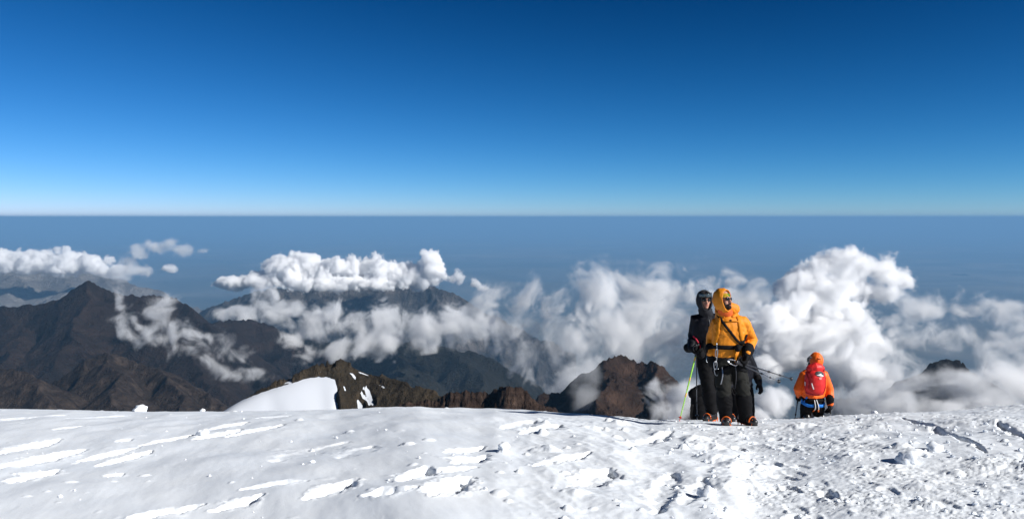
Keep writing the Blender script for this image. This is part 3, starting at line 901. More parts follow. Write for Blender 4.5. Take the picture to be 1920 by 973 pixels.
def to_mesh(name, bm):
    bmesh.ops.recalc_face_normals(bm, faces=bm.faces)
    me = bpy.data.meshes.new(name)
    bm.to_mesh(me)
    bm.free()
    for p in me.polygons:
        p.use_smooth = True
    return me

def fuse(name, bm, voxel, smooth=4, folds=0.0, fscale=(9, 9, 20), seed=0):
    """melts overlapping closed shapes into one continuous skin, then adds cloth folds"""
    me = to_mesh(name, bm)
    tmp = bpy.data.objects.new('tmp', me)
    COL.objects.link(tmp)
    md = tmp.modifiers.new('r', 'REMESH')
    md.mode, md.voxel_size = 'VOXEL', voxel
    if smooth:
        sm = tmp.modifiers.new('s', 'SMOOTH')
        sm.factor, sm.iterations = 0.6, smooth
    dg = bpy.context.evaluated_depsgraph_get()
    out = bpy.data.meshes.new_from_object(tmp.evaluated_get(dg))
    bpy.data.objects.remove(tmp)
    bpy.data.meshes.remove(me)
    out.name = name
    if folds:
        n = len(out.vertices)
        co = np.empty(n * 3, np.float32)
        no = np.empty(n * 3, np.float32)
        out.vertices.foreach_get('co', co)
        out.vertices.foreach_get('normal', no)
        co, no = co.reshape(-1, 3).astype(float), no.reshape(-1, 3)
        x, y, z = co.T
        wob = 0.5 * noise3(x * 5, y * 5, z * 5, seed + 2)
        h = 1 - 2.4 * np.abs(noise3(x * fscale[0] + wob, y * fscale[1], z * fscale[2] + wob * 3, seed))
        h += 0.5 * (1 - 2.4 * np.abs(noise3(x * fscale[0] * 2.2, y * fscale[1] * 2.2, z * fscale[2] * 1.8 + wob * 4, seed + 5)))
        h *= 0.55 + 0.9 * noise3(x * 4, y * 4, z * 4, seed + 8)
        co += no * (h * folds)[:, None]
        out.vertices.foreach_set('co', co.ravel().astype(np.float32))
        out.update()
    for p in out.polygons:
        p.use_smooth = True
    return out

def xf(me, M_):
    me.transform(M_)
    return me

def ribbon(name, pts, nrm, width, thick, mat, parent):
    """flat strap along points; nrm: outward direction at each point"""
    bm = bmesh.new()
    prev = None
    for i, p in enumerate(pts):
        d = (pts[min(i + 1, len(pts) - 1)] - pts[max(i - 1, 0)]).normalized()
        n = (nrm[i] - d * nrm[i].dot(d)).normalized()
        s = d.cross(n) * (width / 2)
        q = [bm.verts.new(p + s), bm.verts.new(p + s * .8 + n * thick), bm.verts.new(p - s * .8 + n * thick), bm.verts.new(p - s)]
        if prev:
            for a in range(4):
                bm.faces.new((prev[a], prev[(a + 1) % 4], q[(a + 1) % 4], q[a]))
        else:
            bm.faces.new(q)
        prev = q
    bm.faces.new(prev[::-1])
    return link(name, to_mesh(name, bm), parent, mat)

def bvh_of(objs):
    V_, F_ = [], []
    for ob in objs:
        me = ob.data
        b = len(V_)
        V_ += [v.co.copy() for v in me.vertices]
        F_ += [[i + b for i in p.vertices] for p in me.polygons]
    return BVHTree.FromPolygons(V_, F_)

def snap(bv, pts, direc, off=0.004):
    """press points onto a garment from one side: returns points and normals"""
    P_, N_ = [], []
    for p in pts:
        h = bv.ray_cast(p - direc * 2, direc)
        if h[0] is None:
            h = bv.find_nearest(p)
        n = h[1] if h[1].dot(direc) < 0 else -h[1]
        P_.append(h[0] + n * off)
        N_.append(n)
    for _ in range(2):
        N_ = [(N_[max(i - 1, 0)] + N_[i] + N_[min(i + 1, len(N_) - 1)]).normalized() for i in range(len(N_))]
    return P_, N_

def path(pts, n):
    pts = [Vector(p) for p in pts]
    out = []
    for i in range(n):
        t = i / (n - 1) * (len(pts) - 1)
        k = min(int(t), len(pts) - 2)
        f = t - k
        p0, p1, p2, p3 = pts[max(k - 1, 0)], pts[k], pts[k + 1], pts[min(k + 2, len(pts) - 1)]
        out.append(0.5 * ((2 * p1) + (p2 - p0) * f + (2 * p0 - 5 * p1 + 4 * p2 - p3) * f * f + (3 * p1 - p0 - 3 * p2 + p3) * f ** 3))
    return out

def belt(bv, c, axis_up, n, off, arc=(0, 2 * math.pi), sag=0.0):
    """loop of points around a body at height c.z"""
    pts, nr = [], []
    for i in range(n):
        a = arc[0] + (arc[1] - arc[0]) * i / (n - 1)
        d = Vector((math.cos(a), math.sin(a), 0))
        h = bv.ray_cast(c + d * 0.11 + Vector((0, 0, sag * math.sin(a))), d)
        p = h[0] if h[0] and (h[0] - c).length < 0.30 else c + d * 0.20
        if (p - c).length > 0.245:
            p = c + d * 0.245
        pts.append(p + d * off)
        nr.append(d)
    return pts, nr

def head_shapes(bm, H, neck):
    """H: matrix of the head, face towards its own -Y"""
    T = lambda p: H @ Vector(p)
    q = H.to_3x3()
    add_ell(bm, T((0, .015, .03)), (.078, .098, .095), q)
    add_ell(bm, T((0, -.026, -.062)), (.058, .066, .058), q)
    for s in (-1, 1):
        add_ell(bm, T((s * .036, -.056, -.022)), (.03, .032, .034), q, 2)
        add_ell(bm, T((s * .079, .012, -.006)), (.012, .024, .032), q, 2)
    add_tube(bm, [T((0, -.084, .018)), T((0, -.100, -.008)), T((0, -.112, -.030))], (.011, .013, .017), 10)
    add_ell(bm, T((0, -.080, .032)), (.054, .020, .014), q, 2)
    add_ell(bm, T((0, -.078, -.098)), (.026, .022, .020), q, 2)
    add_ell(bm, T((0, -.088, -.056)), (.028, .014, .012), q, 2)
    add_ell(bm, T((0, -.086, -.072)), (.024, .014, .010), q, 2)
    add_tube(bm, [T((0, .02, -.06)), Vector(neck)], (.056, .062), 14)

def make_body(t, J, H, voxel):
    bm = bmesh.new()
    head_shapes(bm, H, J['neck'])
    up = Vector((0, 0, 1))
    X_, Y_ = J.get('ax', Vector((1, 0, 0))), J.get('ay', Vector((0, 1, 0)))
    add_loft(bm, [(J['neck'], .07, .06, X_, Y_), (J['chest'] + up * .10, .17, .10, X_, Y_), (J['chest'], .175, .115, X_, Y_), (J['waist'], .15, .105, X_, Y_), (J['pelvis'], .165, .115, X_, Y_), (J['pelvis'] - up * .08, .13, .10, X_, Y_)], 20)
    for s in 'LR':
        add_tube(bm, [J['sh' + s], J['el' + s], J['wr' + s]], (.058, .046, .034), 12)
        hd = J['wr' + s] + (J['wr' + s] - J['el' + s]).normalized() * .03
        add_tube(bm, [J['wr' + s], hd], (.030, .026), 10, .6)
        add_tube(bm, [J['hip' + s], J['kn' + s], J['an' + s]], (.088, .062, .044), 14)
        add_tube(bm, [J['an' + s], J['an' + s] + J['toe' + s] * .06 + Vector((0, 0, -.03))], (.038, .030), 10)
    return link('body', fuse('body', bm, voxel, 3), t, SKIN)

def hood(t, H, mat, scale=1.0, face_w=50, face_h=58, tilt=-8, folds=0.004, seed=0, top=1.0):
    """hood shell around the head with an oval opening for the face"""
    bm = bmesh.new()
    nu, nv = 40, 30
    grid = []
    for j in range(nv):
        row = []
        for i in range(nu):
            a = 2 * math.pi * i / nu
            k = j / (nv - 1)
            # k = 0 at the rim of the opening, 1 at the back pole
            open_ang = R(1) / math.hypot(math.cos(a) / face_w, math.sin(a) / face_h)
            th = open_ang + (math.pi - open_ang) * k
            d = Vector((math.sin(th) * math.cos(a), -math.cos(th), math.sin(th) * math.sin(a)))
            p = Vector((d.x * .112, d.y * .128 + .012, d.z * (.140 if d.z > 0 else .165) * (top if d.z > 0 else 1)))
            p.z += 0.004
            if d.z < 0:
                p.y += 0.03 * d.z * (1 - k)
            w = 1 + folds * 8 * float(noise3(d.x * 3 + seed, d.y * 3, d.z * 3, seed)) + folds * 5 * float(noise3(d.x * 7 + seed, d.y * 7, d.z * 4, seed + 1))
            row.append(bm.verts.new(H @ (p * scale * w)))
        grid.append(row)
    for j in range(nv - 1):
        for i in range(nu):
            bm.faces.new((grid[j][i], grid[j][(i + 1) % nu], grid[j + 1][(i + 1) % nu], grid[j + 1][i]))
    bmesh.ops.remove_doubles(bm, verts=bm.verts, dist=1e-4)
    bmesh.ops.recalc_face_normals(bm, faces=bm.faces)
    bmesh.ops.solidify(bm, geom=list(bm.faces), thickness=0.010)
    return link('hood', to_mesh('hood', bm), t, mat)

def sunglasses(t, H, wide=1.0):
    g = bmesh.new()
    for s in (-1, 1):
        rot = H.to_3x3() @ Matrix.Rotation(s * R(16), 3, 'Z')
        add_ell(g, H @ Vector((s * .033 * wide, -.094, .010)), (.031 * wide, .008, .023), rot, 2)
        add_tube(g, [H @ Vector((s * .062, -.082, .014)), H @ Vector((s * .086, -.01, .012)), H @ Vector((s * .084, .03, .006))], (.004, .0035, .003), 6)
    add_tube(g, [H @ Vector((-.012, -.100, .014)), H @ Vector((.012, -.100, .014))], (.0045, .0045), 6)
    return link('sunglasses', to_mesh('sunglasses', g), t, LENS)

def make_jacket(t, J, mat, voxel=.011, folds=.006, seed=0, bulk=1.0, hem=None, name='jacket', collar=.085, arms='LR'):
    up = Vector((0, 0, 1))
    X_, Y_ = J.get('ax', Vector((1, 0, 0))), J.get('ay', Vector((0, 1, 0)))
    bm = bmesh.new()
    hem = hem or (J['pelvis'] - up * 0.02)
    b = bulk
    add_loft(bm, [(J['neck'] + up * .045, collar * .95, collar * .9, X_, Y_), (J['neck'] + up * .0, collar * 1.15, collar * 1.05, X_, Y_),
                  (J['chest'] + up * .125, .185 * b, .125 * b, X_, Y_), (J['chest'] + up * .05, .225 * b, .150 * b, X_, Y_), (J['chest'] - up * .04, .232 * b, .160 * b, X_, Y_),
                  (J['waist'] + up * .03, .222 * b, .155 * b, X_, Y_), (J['waist'] - up * .03, .205 * b, .148 * b, X_, Y_), (hem + up * .04, .215 * b, .158 * b, X_, Y_), (hem, .205 * b, .152 * b, X_, Y_)], 24)
    for s in arms:
        sh, el, wr = J['sh' + s], J['el' + s], J['wr' + s]
        inner = sh.lerp(J['chest'] + up * .1, .4)
        add_tube(bm, [inner, sh, sh.lerp(el, .5), el, el.lerp(wr, .5), wr], (.085 * b, .088 * b, .082 * b, .076 * b, .070 * b, .060 * b), 16)
    return link(name, fuse(name, bm, voxel, 3, folds, (8, 8, 8), seed), t, mat)

def make_trousers(t, J, mat, voxel=.011, folds=.006, seed=0, lo=1.0, parts='LR', stop=1.0):
    up = Vector((0, 0, 1))
    X_, Y_ = J.get('ax', Vector((1, 0, 0))), J.get('ay', Vector((0, 1, 0)))
    bm = bmesh.new()
    add_loft(bm, [(J['waist'] - up * .02, .165, .125, X_, Y_), (J['pelvis'], .182, .140, X_, Y_), (J['pelvis'] - up * .09, .172, .135, X_, Y_), (J['pelvis'] - up * .13, .12, .10, X_, Y_)], 22)
    for s in parts:
        h_, k_, a_ = J['hip' + s], J['kn' + s], J['an' + s]
        add_tube(bm, [h_, h_.lerp(k_, .5), k_, k_.lerp(a_, .5 * stop), k_.lerp(a_, stop)], (.112, .105, .090, .088, .082), 16)
    return link('trousers', fuse('trousers', bm, voxel, 3, folds, (8, 8, 13), seed), t, mat)

def gaiter(t, k_, a_, mat, seed, flare=1.0):
    bm = bmesh.new()
    d, u, v = basis(a_ - k_, Vector((0, 1, 0)))
    L_ = (a_ - k_).length
    add_loft(bm, [(k_ - d * .02, .088, .088, v, u), (k_ + d * .03, .101, .101, v, u), (k_ + d * L_ * .35, .101, .104, v, u), (k_ + d * L_ * .7, .088, .092, v, u), (k_ + d * L_ * .92, .082 * flare, .095 * flare, v, u), (k_ + d * (L_ + .03), .080 * flare, .105 * flare, v, u)], 22)
    return link('gaiter', fuse('gaiter', bm, .011, 2, .010, (7, 7, 13), seed), t, mat)

def boot(t, at, yaw, upper, trim, panel, lateral):
    """climbing boot with crampon; `at` is the point on the snow below the ankle, toe towards local -Y turned by yaw"""
    M_ = Matrix.Translation(at) @ Matrix.Rotation(yaw, 4, 'Z')
    bm = bmesh.new()
    add_tube(bm, [(0, .085, .085), (0, .0, .090), (0, -.09, .080), (0, -.150, .072)], (.050, .050, .054, .044), 16)
    add_tube(bm, [(0, .055, .10), (0, .045, .17), (0, .040, .24)], (.058, .058, .062), 16, 1.15)
    bt = link('boot', xf(fuse('boot', bm, .008, 3, .002, (14, 14, 20), 3), M_), t, upper)
    def outline(z, gr):
        pts = []
        for i in range(28):
            a = 2 * math.pi * i / 28
            y = -.025 - .155 * math.cos(a)
            w = (.052 if y < -.03 else .043) + gr
            pts.append(Vector((w * math.sin(a) * (abs(math.sin(a)) ** -.35 if abs(math.sin(a)) > .05 else 1), y - (gr if y < 0 else -gr), z)))
        return pts
    bs_ = bmesh.new()
    rings = [[bs_.verts.new(p) for p in outline(z, g)] for z, g in ((.022, .0), (.026, .006), (.050, .006), (.058, .0))]
    for r0, r1 in zip(rings[:-1], rings[1:]):
        for i in range(28):
            bs_.faces.new((r0[i], r0[(i + 1) % 28], r1[(i + 1) % 28], r1[i]))
    bs_.faces.new(rings[0][::-1])
    bs_.faces.new(rings[-1])
    link('sole', xf(to_mesh('sole', bs_), M_), bt, RUBBER)
    # coloured rand, ankle panel and cuff trim
    pb = bmesh.new()
    add_tube(pb, [(lateral * .022, -.11, .088), (lateral * .030, -.04, .092), (lateral * .026, .03, .095)], (.032, .030, .030), 10)
    link('side_panel', xf(fuse('side_panel', pb, .008, 2), M_), bt, panel)
    cb = bmesh.new()
    ring = [Vector((math.sin(2 * math.pi * i / 24) * .066, .042 - math.cos(2 * math.pi * i / 24) * .076, .215 + .012 * math.cos(2 * math.pi * i / 24))) for i in range(25)]
    add_tube(cb, ring, [.009] * 25, 8)
    link('cuff_trim', xf(to_mesh('cuff_trim', cb), M_), bt, trim)
    cr = bmesh.new()
    for s in (-1, 1):
        add_tube(cr, [(s * .030, -.17, .024), (s * .054, -.11, .024), (s * .050, -.02, .024), (s * .036, .06, .024), (s * .038, .11, .024)], [.007] * 5, 8)
        for y in (-.12, -.07, .03, .09):
            add_tube(cr, [(s * .050, y, .024), (s * .053, y, -.022)], (.0085, .002), 8)
        add_tube(cr, [(s * .022, -.165, .024), (s * .024, -.215, .004)], (.0085, .003), 8)
        add_tube(cr, [(s * .045, -.15, .03), (s * .030, -.145, .105)], (.005, .005), 8)
    add_tube(cr, [(-.050, -.11, .022), (.050, -.11, .022)], (.007, .007), 8)
    add_tube(cr, [(-.040, .07, .022), (.040, .07, .022)], (.007, .007), 8)
    add_tube(cr, [(0, -.11, .020), (0, .07, .020)], (.008, .008), 8)
    add_tube(cr, [(-.040, .12, .026), (0, .148, .075), (.040, .12, .026)], (.008, .010, .008), 8)
    link('crampon', xf(to_mesh('crampon', cr), M_), bt, CRAMP)
    for nm, (y, z, w, zz) in (('toe_strap', (-.115, .075, .058, .060)), ('ankle_strap', (.035, .135, .068, .0))):
        ps = [Vector((w * math.cos(a), y - (.05 if nm == 'ankle_strap' else 0) * math.sin(a), z + (zz if nm == 'toe_strap' else .02) * math.sin(a))) for a in np.linspace(R(-8), R(188), 15)]
        nr = [(p - Vector((0, y + .02, z - .02))).normalized() for p in ps]
        rb = ribbon(nm, ps, nr, .018, .004, CRAMP, bt)
        rb.data.transform(M_)
    return bt

def glove(t, wrist, d, n, thumb=1, curl=(48, 62, 45), mat=None, cuff=True, scale=1.0, spread=0.0):
    """five-fingered glove: d = direction of the fingers, n = side the palm faces, thumb = which edge carries the thumb"""
    d = d.normalized()
    n = (n - d * n.dot(d)).normalized()
    s = d.cross(n)
    k = scale
    at = lambda a, b, c: wrist + (d * a + s * b + n * c) * k
    bm = bmesh.new()
    add_tube(bm, [at(-.02, 0, 0), at(.03, 0, .0), at(.085, 0, .002)], [.036 * k, .045 * k, .046 * k], 14, .52, n)
    for i, L_ in enumerate((.066, .078, .082, .072)):
        b = (-.036 + .024 * i) * -thumb
        p = at(.088, b, .0)
        ang = 0
        pts = [p - d * .012 * k, p]
        for q, c in zip((.44, .32, .26), curl):
            ang += R(c)
            dr = d * math.cos(ang) + n * math.sin(ang) + s * (b * spread)
            p = p + dr * L_ * q * 1.15 * k
            pts.append(p)
        add_tube(bm, pts, [.0135 * k, .0135 * k, .013 * k, .012 * k, .0105 * k], 10)
    th = [at(.018, thumb * .036, .006), at(.048, thumb * .056, .022), at(.074, thumb * .050, .042), at(.088, thumb * .030, .054)]
    add_tube(bm, th, [.017 * k, .016 * k, .0145 * k, .012 * k], 10)
    g = link('glove', fuse('glove', bm, .0065, 2, .0012, (30, 30, 30), 3), t, mat or BLACK)
    if cuff:
        cb = bmesh.new()
        add_tube(cb, [at(-.085, 0, 0), at(-.03, 0, 0), at(.012, 0, 0)], [.062 * k, .056 * k, .045 * k], 16, .9)
        link('cuff', fuse('cuff', cb, .009, 2, .002, (20, 20, 20), 5), g, mat or BLACK)
    return g

def grip_centre(wrist, d, n, scale=1.0):
    d = d.normalized()
    n = (n - d * n.dot(d)).normalized()
    return wrist + (d * .100 + n * .026) * scale

def trekking_pole(label, top, tip, upper, lower, basket=None, bands=None, split=.55, r=.0085, group='trekking poles', basket_at=.93, locks=True):
    ax = (tip - top)
    L_ = ax.length
    ax = ax.normalized()
    t = empty('trekking_pole', tip, label, 'trekking pole', group)
    q = lambda f: top + ax * (L_ * f) - tip
    def part(nm, pts, rads, mat, seg=12):
        bm = bmesh.new()
        add_tube(bm, pts, rads, seg)
        return link(nm, to_mesh(nm, bm), t, mat)
    g = .15 / L_
    part('grip', [q(-.01), q(g * .3), q(g * .6), q(g)], [.019, .015, .017, .014], KARB)
    part('upper_shaft', [q(g), q(split)], [r, r], upper)
    part('lower_shaft', [q(split), q(.97)], [r * .78, r * .66], lower)
    if locks:
        part('lock', [q(split - .012), q(split + .012)], [r * 1.75, r * 1.75], KARB)
        part('lock', [q(.75 - .010), q(.75 + .010)], [r * 1.5, r * 1.5], KARB)
    part('basket', [q(basket_at - .008), q(basket_at), q(basket_at + .008)], [.012, .034 if basket else .026, .010], basket or KARB)
    part('tip', [q(.965), q(1.0)], [r * .7, .0025], basket or METAL)
    for f in bands or ():
        part('band', [q(f - .02), q(f + .02)], [r * 1.06, r * 1.06], ORTAPE)
    s = basis(ax)[1]
    lp = [q(.01) + s * (.03 + .045 * math.sin(a)) - ax * (.10 * (a / math.pi - .1)) * -1 for a in np.linspace(0, math.pi, 9)]
    ribbon('wrist_strap', lp, [s] * 9, .018, .002, KARB, t)
    return t

def ring_link(name, c, d, n, w, h, r, mat, parent):
    """carabiner: rounded oblong loop"""
    d = d.normalized()
    n = (n - d * n.dot(d)).normalized()
    s = d.cross(n)
    bm = bmesh.new()
    pts = []
    for i in range(25):
        a = 2 * math.pi * i / 24
        ca, sa = math.cos(a), math.sin(a)
        pts.append(c + d * (h / 2 * math.copysign(abs(ca) ** .7, ca)) + s * (w / 2 * math.copysign(abs(sa) ** .7, sa) * (1 + .25 * ca)))
    add_tube(bm, pts, [r] * 25, 8)
    return link(name, to_mesh(name, bm), parent, mat)

def head_matrix(c, yaw, pitch=0, roll=0):
    return Matrix.Translation(c) @ Matrix.Rotation(R(yaw), 4, 'Z') @ Matrix.Rotation(R(roll), 4, 'Y') @ Matrix.Rotation(R(pitch), 4, 'X')

# ------------------------------------------------------------------ the climber in yellow
def local(root, tab):
    return {k: (P(*v) - root if len(v) == 3 else v) for k, v in tab.items()}

UPV = Vector((0, 0, 1))
t = empty('person', YEL, 'person in yellow hooded jacket and dark trousers, facing right with sunglasses', 'person')
J = local(YEL, dict(neck=(1362, 591, 10.30), chest=(1367, 616, 10.30), waist=(1365, 646, 10.30), pelvis=(1366, 664, 10.30),
    shR=(1345, 606, 10.32), elR=(1334, 636, 10.42), wrR=(1333, 661, 10.30), shL=(1393, 604, 10.32), elL=(1409, 638, 10.40), wrL=(1401, 662, 10.16),
    hipR=(1354, 676, 10.30), hipL=(1380, 676, 10.30), knR=(1357, 733, 10.20), knL=(1393, 733, 10.20), anR=(1361, 783, 10.29), anL=(1398, 784, 10.26)))
J['toeR'], J['toeL'] = Vector((-.25, -1, 0)).normalized(), Vector((.45, -1, 0)).normalized()
J['ax'], J['ay'] = Vector((1, .12, 0)).normalized(), Vector((-.12, 1, 0)).normalized()
H = head_matrix(P(1356, 562, 10.22) - YEL, 42, -4, 6)
make_body(t, J, H, .0085)
jk = make_jacket(t, J, YELLOW, .0095, .010, 11, .95)
tr = make_trousers(t, J, GREYT, .0105, .009, 21)
gaiter(t, J['knR'].lerp(J['anR'], .12), J['anR'], BLACK, 31)
gaiter(t, J['knL'].lerp(J['anL'], .12), J['anL'], BLACK, 33)
hood(t, H, YELLOW, 1.03, 60, 60, seed=4, folds=.008)
# loose hood cloth and collar round the neck
bm = bmesh.new()
nk = J['neck'] + UPV * .03
for a0, a1, r_ in ((10, 170, .045), (-60, 30, .026), (150, 240, .024)):
    pts = [nk + Vector((.110 * math.cos(R(a)), .10 * math.sin(R(a)), .030 * math.sin(R(a)) - .012)) for a in np.linspace(a0, a1, 7)]
    add_tube(bm, pts, [r_ * .7, r_, r_ * 1.1, r_ * 1.1, r_ * 1.1, r_, r_ * .7], 12)
link('collar', fuse('collar', bm, .009, 3, .007, (9, 9, 12), 41), t, YELLOW)
bm = bmesh.new()
add_tube(bm, [H @ Vector((0, .01, -.12)), nk + Vector((0, -.01, -.01))], (.070, .085), 18)
link('neck_gaiter', fuse('neck_gaiter', bm, .009, 2, .005, (8, 8, 25), 43), t, BUFF)
sunglasses(t, H, 1.05)
bm = bmesh.new()
add_ell(bm, H @ Vector((0, -.042, -.086)), (.060, .056, .046), H.to_3x3())
add_ell(bm, H @ Vector((0, -.090, -.092)), (.034, .020, .030), H.to_3x3(), 2)
for s in (-1, 1):
    add_ell(bm, H @ Vector((s * .055, -.03, -.06)), (.017, .040, .044), H.to_3x3(), 2)
add_tube(bm, [H @ Vector((-.030, -.090, -.060)), H @ Vector((0, -.103, -.048)), H @ Vector((.030, -.090, -.060))], (.008, .010, .008), 8)
link('beard', fuse('beard', bm, .006, 1, .003, (60, 60, 60), 44), t, BEARD)
bm = bmesh.new()
add_tube(bm, [H @ Vector((-.018, -.106, -.068)), H @ Vector((0, -.110, -.068)), H @ Vector((.018, -.106, -.068))], (.004, .006, .004), 8)
link('mouth', to_mesh('mouth', bm), t, LIP)
# headband in yellow, green and red
m = NT('striped_headband')
sp = m.n('SeparateXYZ')
m.l(m.n('UVMap').outputs[0], sp.inputs[0])
m.base(m.ramp(sp.outputs[0], [(0.0, (.75, .52, .03)), (0.42, (.75, .52, .03)), (0.45, (.10, .30, .03)), (0.56, (.10, .30, .03)), (0.59, (.70, .04, .03)), (1.0, (.70, .04, .03))]))
m.t.nodes[-1].color_ramp.interpolation = 'LINEAR'
m.set(Roughness=.8)
bm = bmesh.new()
uv = bm.loops.layers.uv.new('UVMap')
rows_ = []
for z_, g_ in ((.032, .004), (.040, .010), (.064, .009), (.080, .004)):
    rows_.append([(bm.verts.new(H @ Vector((math.sin(a) * (.080 + g_), .012 - math.cos(a) * (.098 + g_), z_))), i / 24) for i, a in enumerate(np.linspace(R(-95), R(95), 25))])
for j, (r0, r1) in enumerate(zip(rows_[:-1], rows_[1:])):
    for i in range(24):
        f_ = bm.faces.new((r0[i][0], r0[i + 1][0], r1[i + 1][0], r1[i][0]))
        for lp_, u_ in zip(f_.loops, (r0[i][1] + j * .06, r0[i + 1][1] + j * .06, r1[i + 1][1] + j * .06 + .06, r1[i][1] + j * .06 + .06)):
            lp_[uv].uv = (u_ - .08, j / 3)
bmesh.ops.solidify(bm, geom=list(bm.faces), thickness=.004)
link('headband', to_mesh('headband', bm), t, m.m)
# gloves, boots
gd, gn = Vector((-.35, -.55, -.70)), Vector((-.9, .1, .3))
glove(t, J['wrL'] + Vector((-.01, -.01, -.03)), gd, gn, 1, scale=1.28)
glove(t, J['wrR'] + Vector((0, 0, -.03)), Vector((.05, -.2, -1)), Vector((.6, .8, 0)), -1, (25, 30, 25), scale=1.08)
def on_snow(p, root):
    w = root + p
    return Vector((p.x, p.y, snow_z(w.x, w.y) - root.z))
fR, fL = on_snow(J['anR'] + Vector((0, -.02, 0)), YEL), on_snow(J['anL'] + Vector((0, -.02, 0)), YEL)
boot(t, fR, R(-14), BOOTK, CRAMP, BOOTS, 1)
boot(t, fL, R(26), BOOTK, CRAMP, BOOTS, 1)
# straps of the pack, sling, harness
bv = bvh_of([jk, tr])
FW = Vector((0, 1, 0))
q = lambda px, py: P(px, py, 10.3) - YEL
def strap(name, pix, width, mat, parent, thick=.005, off=.003, n=24, bvv=None):
    ps, ns = snap(bvv or bv, path([q(*p) for p in pix], n), FW, off)
    return ribbon(name, ps, ns, width, thick, mat, parent)
strap('shoulder_strap', [(1379, 583), (1381, 600), (1384, 625), (1392, 645)], .055, YSTRAP, t, .012)
strap('shoulder_strap', [(1347, 590), (1344, 605), (1341, 625), (1338, 645)], .050, YSTRAP, t, .012)
strap('chest_strap', [(1343, 599), (1356, 600), (1368, 600), (1381, 601)], .018, YSTRAP, t, .006, .010)
hn = strap('sling_strap', [(1345, 590), (1352, 604), (1364, 620), (1376, 635), (1385, 641)], .034, BLACK, t, .010, .008)
strap('sling_strap', [(1384, 640), (1389, 637), (1393, 632), (1396, 626)], .034, BLACK, t, .010, .010)
bm = bmesh.new()
ps, ns = snap(bv, [q(1385, 640), q(1364, 599)], FW, .012)
add_ell(bm, ps[0], (.045, .022, .030), None, 2)
link('sling_buckle', fuse('sling_buckle', bm, .007, 1), t, BLACK)
bm = bmesh.new()
add_ell(bm, ps[1], (.020, .012, .015), None, 2)
link('chest_buckle', fuse('chest_buckle', bm, .004, 1), t, BLACK)
ps, ns = belt(bvh_of([jk]), J['waist'] + Vector((0, 0, -.015)), UPV, 41, .006)
har = ribbon('harness_belt', ps, ns, .055, .012, BLACK, t)
for s, hp, kn in ((-1, J['hipR'], J['knR']), (1, J['hipL'], J['knL'])):
    c_ = hp.lerp(kn, .22)
    lp, ln = [], []
    for i in range(25):
        a = 2 * math.pi * i / 24
        d_ = Vector((math.cos(a), math.sin(a), 0))
        lp.append(c_ + d_ * .122 + UPV * (.05 * s * -math.cos(a)))
        ln.append(d_)
    ribbon('leg_loop', lp, ln, .045, .008, BLACK, har)
bm = bmesh.new()
ps, ns = snap(bv, [q(1375, 648), q(1365, 673), q(1341, 660), q(1340, 690), q(1346, 705)], FW, .02)
add_ell(bm, ps[0] + Vector((0, -.025, 0)), (.042, .045, .052), None, 2)
add_ell(bm, ps[0] + Vector((.0, -.05, -.01)), (.026, .03, .026), None, 2)
link('camera_pouch', fuse('camera_pouch', bm, .007, 1, .003, (30, 30, 30), 5), har, BLACK)
ring_link('carabiner', ps[1] + Vector((0, -.05, 0)), Vector((1, 0, -.35)), Vector((0, -1, .3)), .058, .125, .0065, METAL, har)
ring_link('carabiner', ps[2] + Vector((0, -.01, 0)), Vector((.1, 0, 1)), Vector((.5, -1, 0)), .04, .10, .005, ALU, har)
ring_link('carabiner', ps[3] + Vector((0, -.02, .05)), Vector((.0, 0, 1)), Vector((.3, -1, 0)), .045, .10, .006, ALU, har)
ring_link('carabiner', ps[3] + Vector((.015, -.02, -.03)), Vector((-.1, 0, 1)), Vector((-.3, -1, 0)), .05, .09, .006, ALU, har)
for a, b in (((1341, 640), (1340, 684)), ((1372, 676), (1375, 725)), ((1349, 684), (1346, 716))):
    A_, B_ = snap(bv, [q(*a), q(*b)], FW, .015)[0]
    pts = path([A_, A_.lerp(B_, .5) + Vector((.01, -.02, 0)), B_], 9)
    ribbon('gear_sling', pts, [Vector((0, -1, 0))] * 9, .014, .004, KARB if a[0] == 1372 else ALU, har)
ps, ns = snap(bv, [q(1371, 650), q(1372, 660), q(1373, 675)], FW, .012)
ribbon('belay_loop', ps, ns, .026, .01, YSTRAP, har)

# his pack: top and side show behind his left shoulder
tp = empty('backpack', YEL + Vector((0, 0, 0)), 'yellow backpack showing behind the shoulder of the person in yellow', 'backpack', 'backpacks')
bm = bmesh.new()
bx = J['chest'] + Vector((.06, .30, .03))
add_loft(bm, [(bx + UPV * (z_), w_, d_, Vector((1, 0, 0)), Vector((0, 1, 0))) for z_, w_, d_ in ((-.40, .10, .07), (-.36, .15, .11), (-.1, .165, .125), (.10, .16, .12), (.16, .12, .09))], 20)
link('main_compartment', fuse('main_compartment', bm, .012, 3, .006, (8, 8, 10), 61), tp, YELLOW)
bm = bmesh.new()
add_tube(bm, [bx + Vector((-.11, -.02, .19)), bx + Vector((.0, -.03, .205)), bx + Vector((.09, -.02, .19))], (.065, .085, .07), 16, .8)
link('lid', fuse('lid', bm, .010, 3, .006, (10, 10, 14), 63), tp, YELLOW)

# two folded-up poles carried in his left hand, pointing back and to the right
gc = YEL + grip_centre(J['wrL'] + Vector((-.01, -.01, -.03)), gd, gn, 1.28)
trekking_pole('black trekking pole carried by the person in yellow, upper one of the pair', gc + (gc - P(1487, 711, 10.75)).normalized() * .10, P(1487, 711, 10.75), KARB, KARB, r=.0085, basket_at=.965)
trekking_pole('black trekking pole carried by the person in yellow, lower one of the pair', gc + Vector((-.01, -.02, -.02)) + (gc - P(1463, 716, 10.8)).normalized() * .12, P(1463, 716, 10.8), KARB, ALU, r=.0078, basket_at=.965)

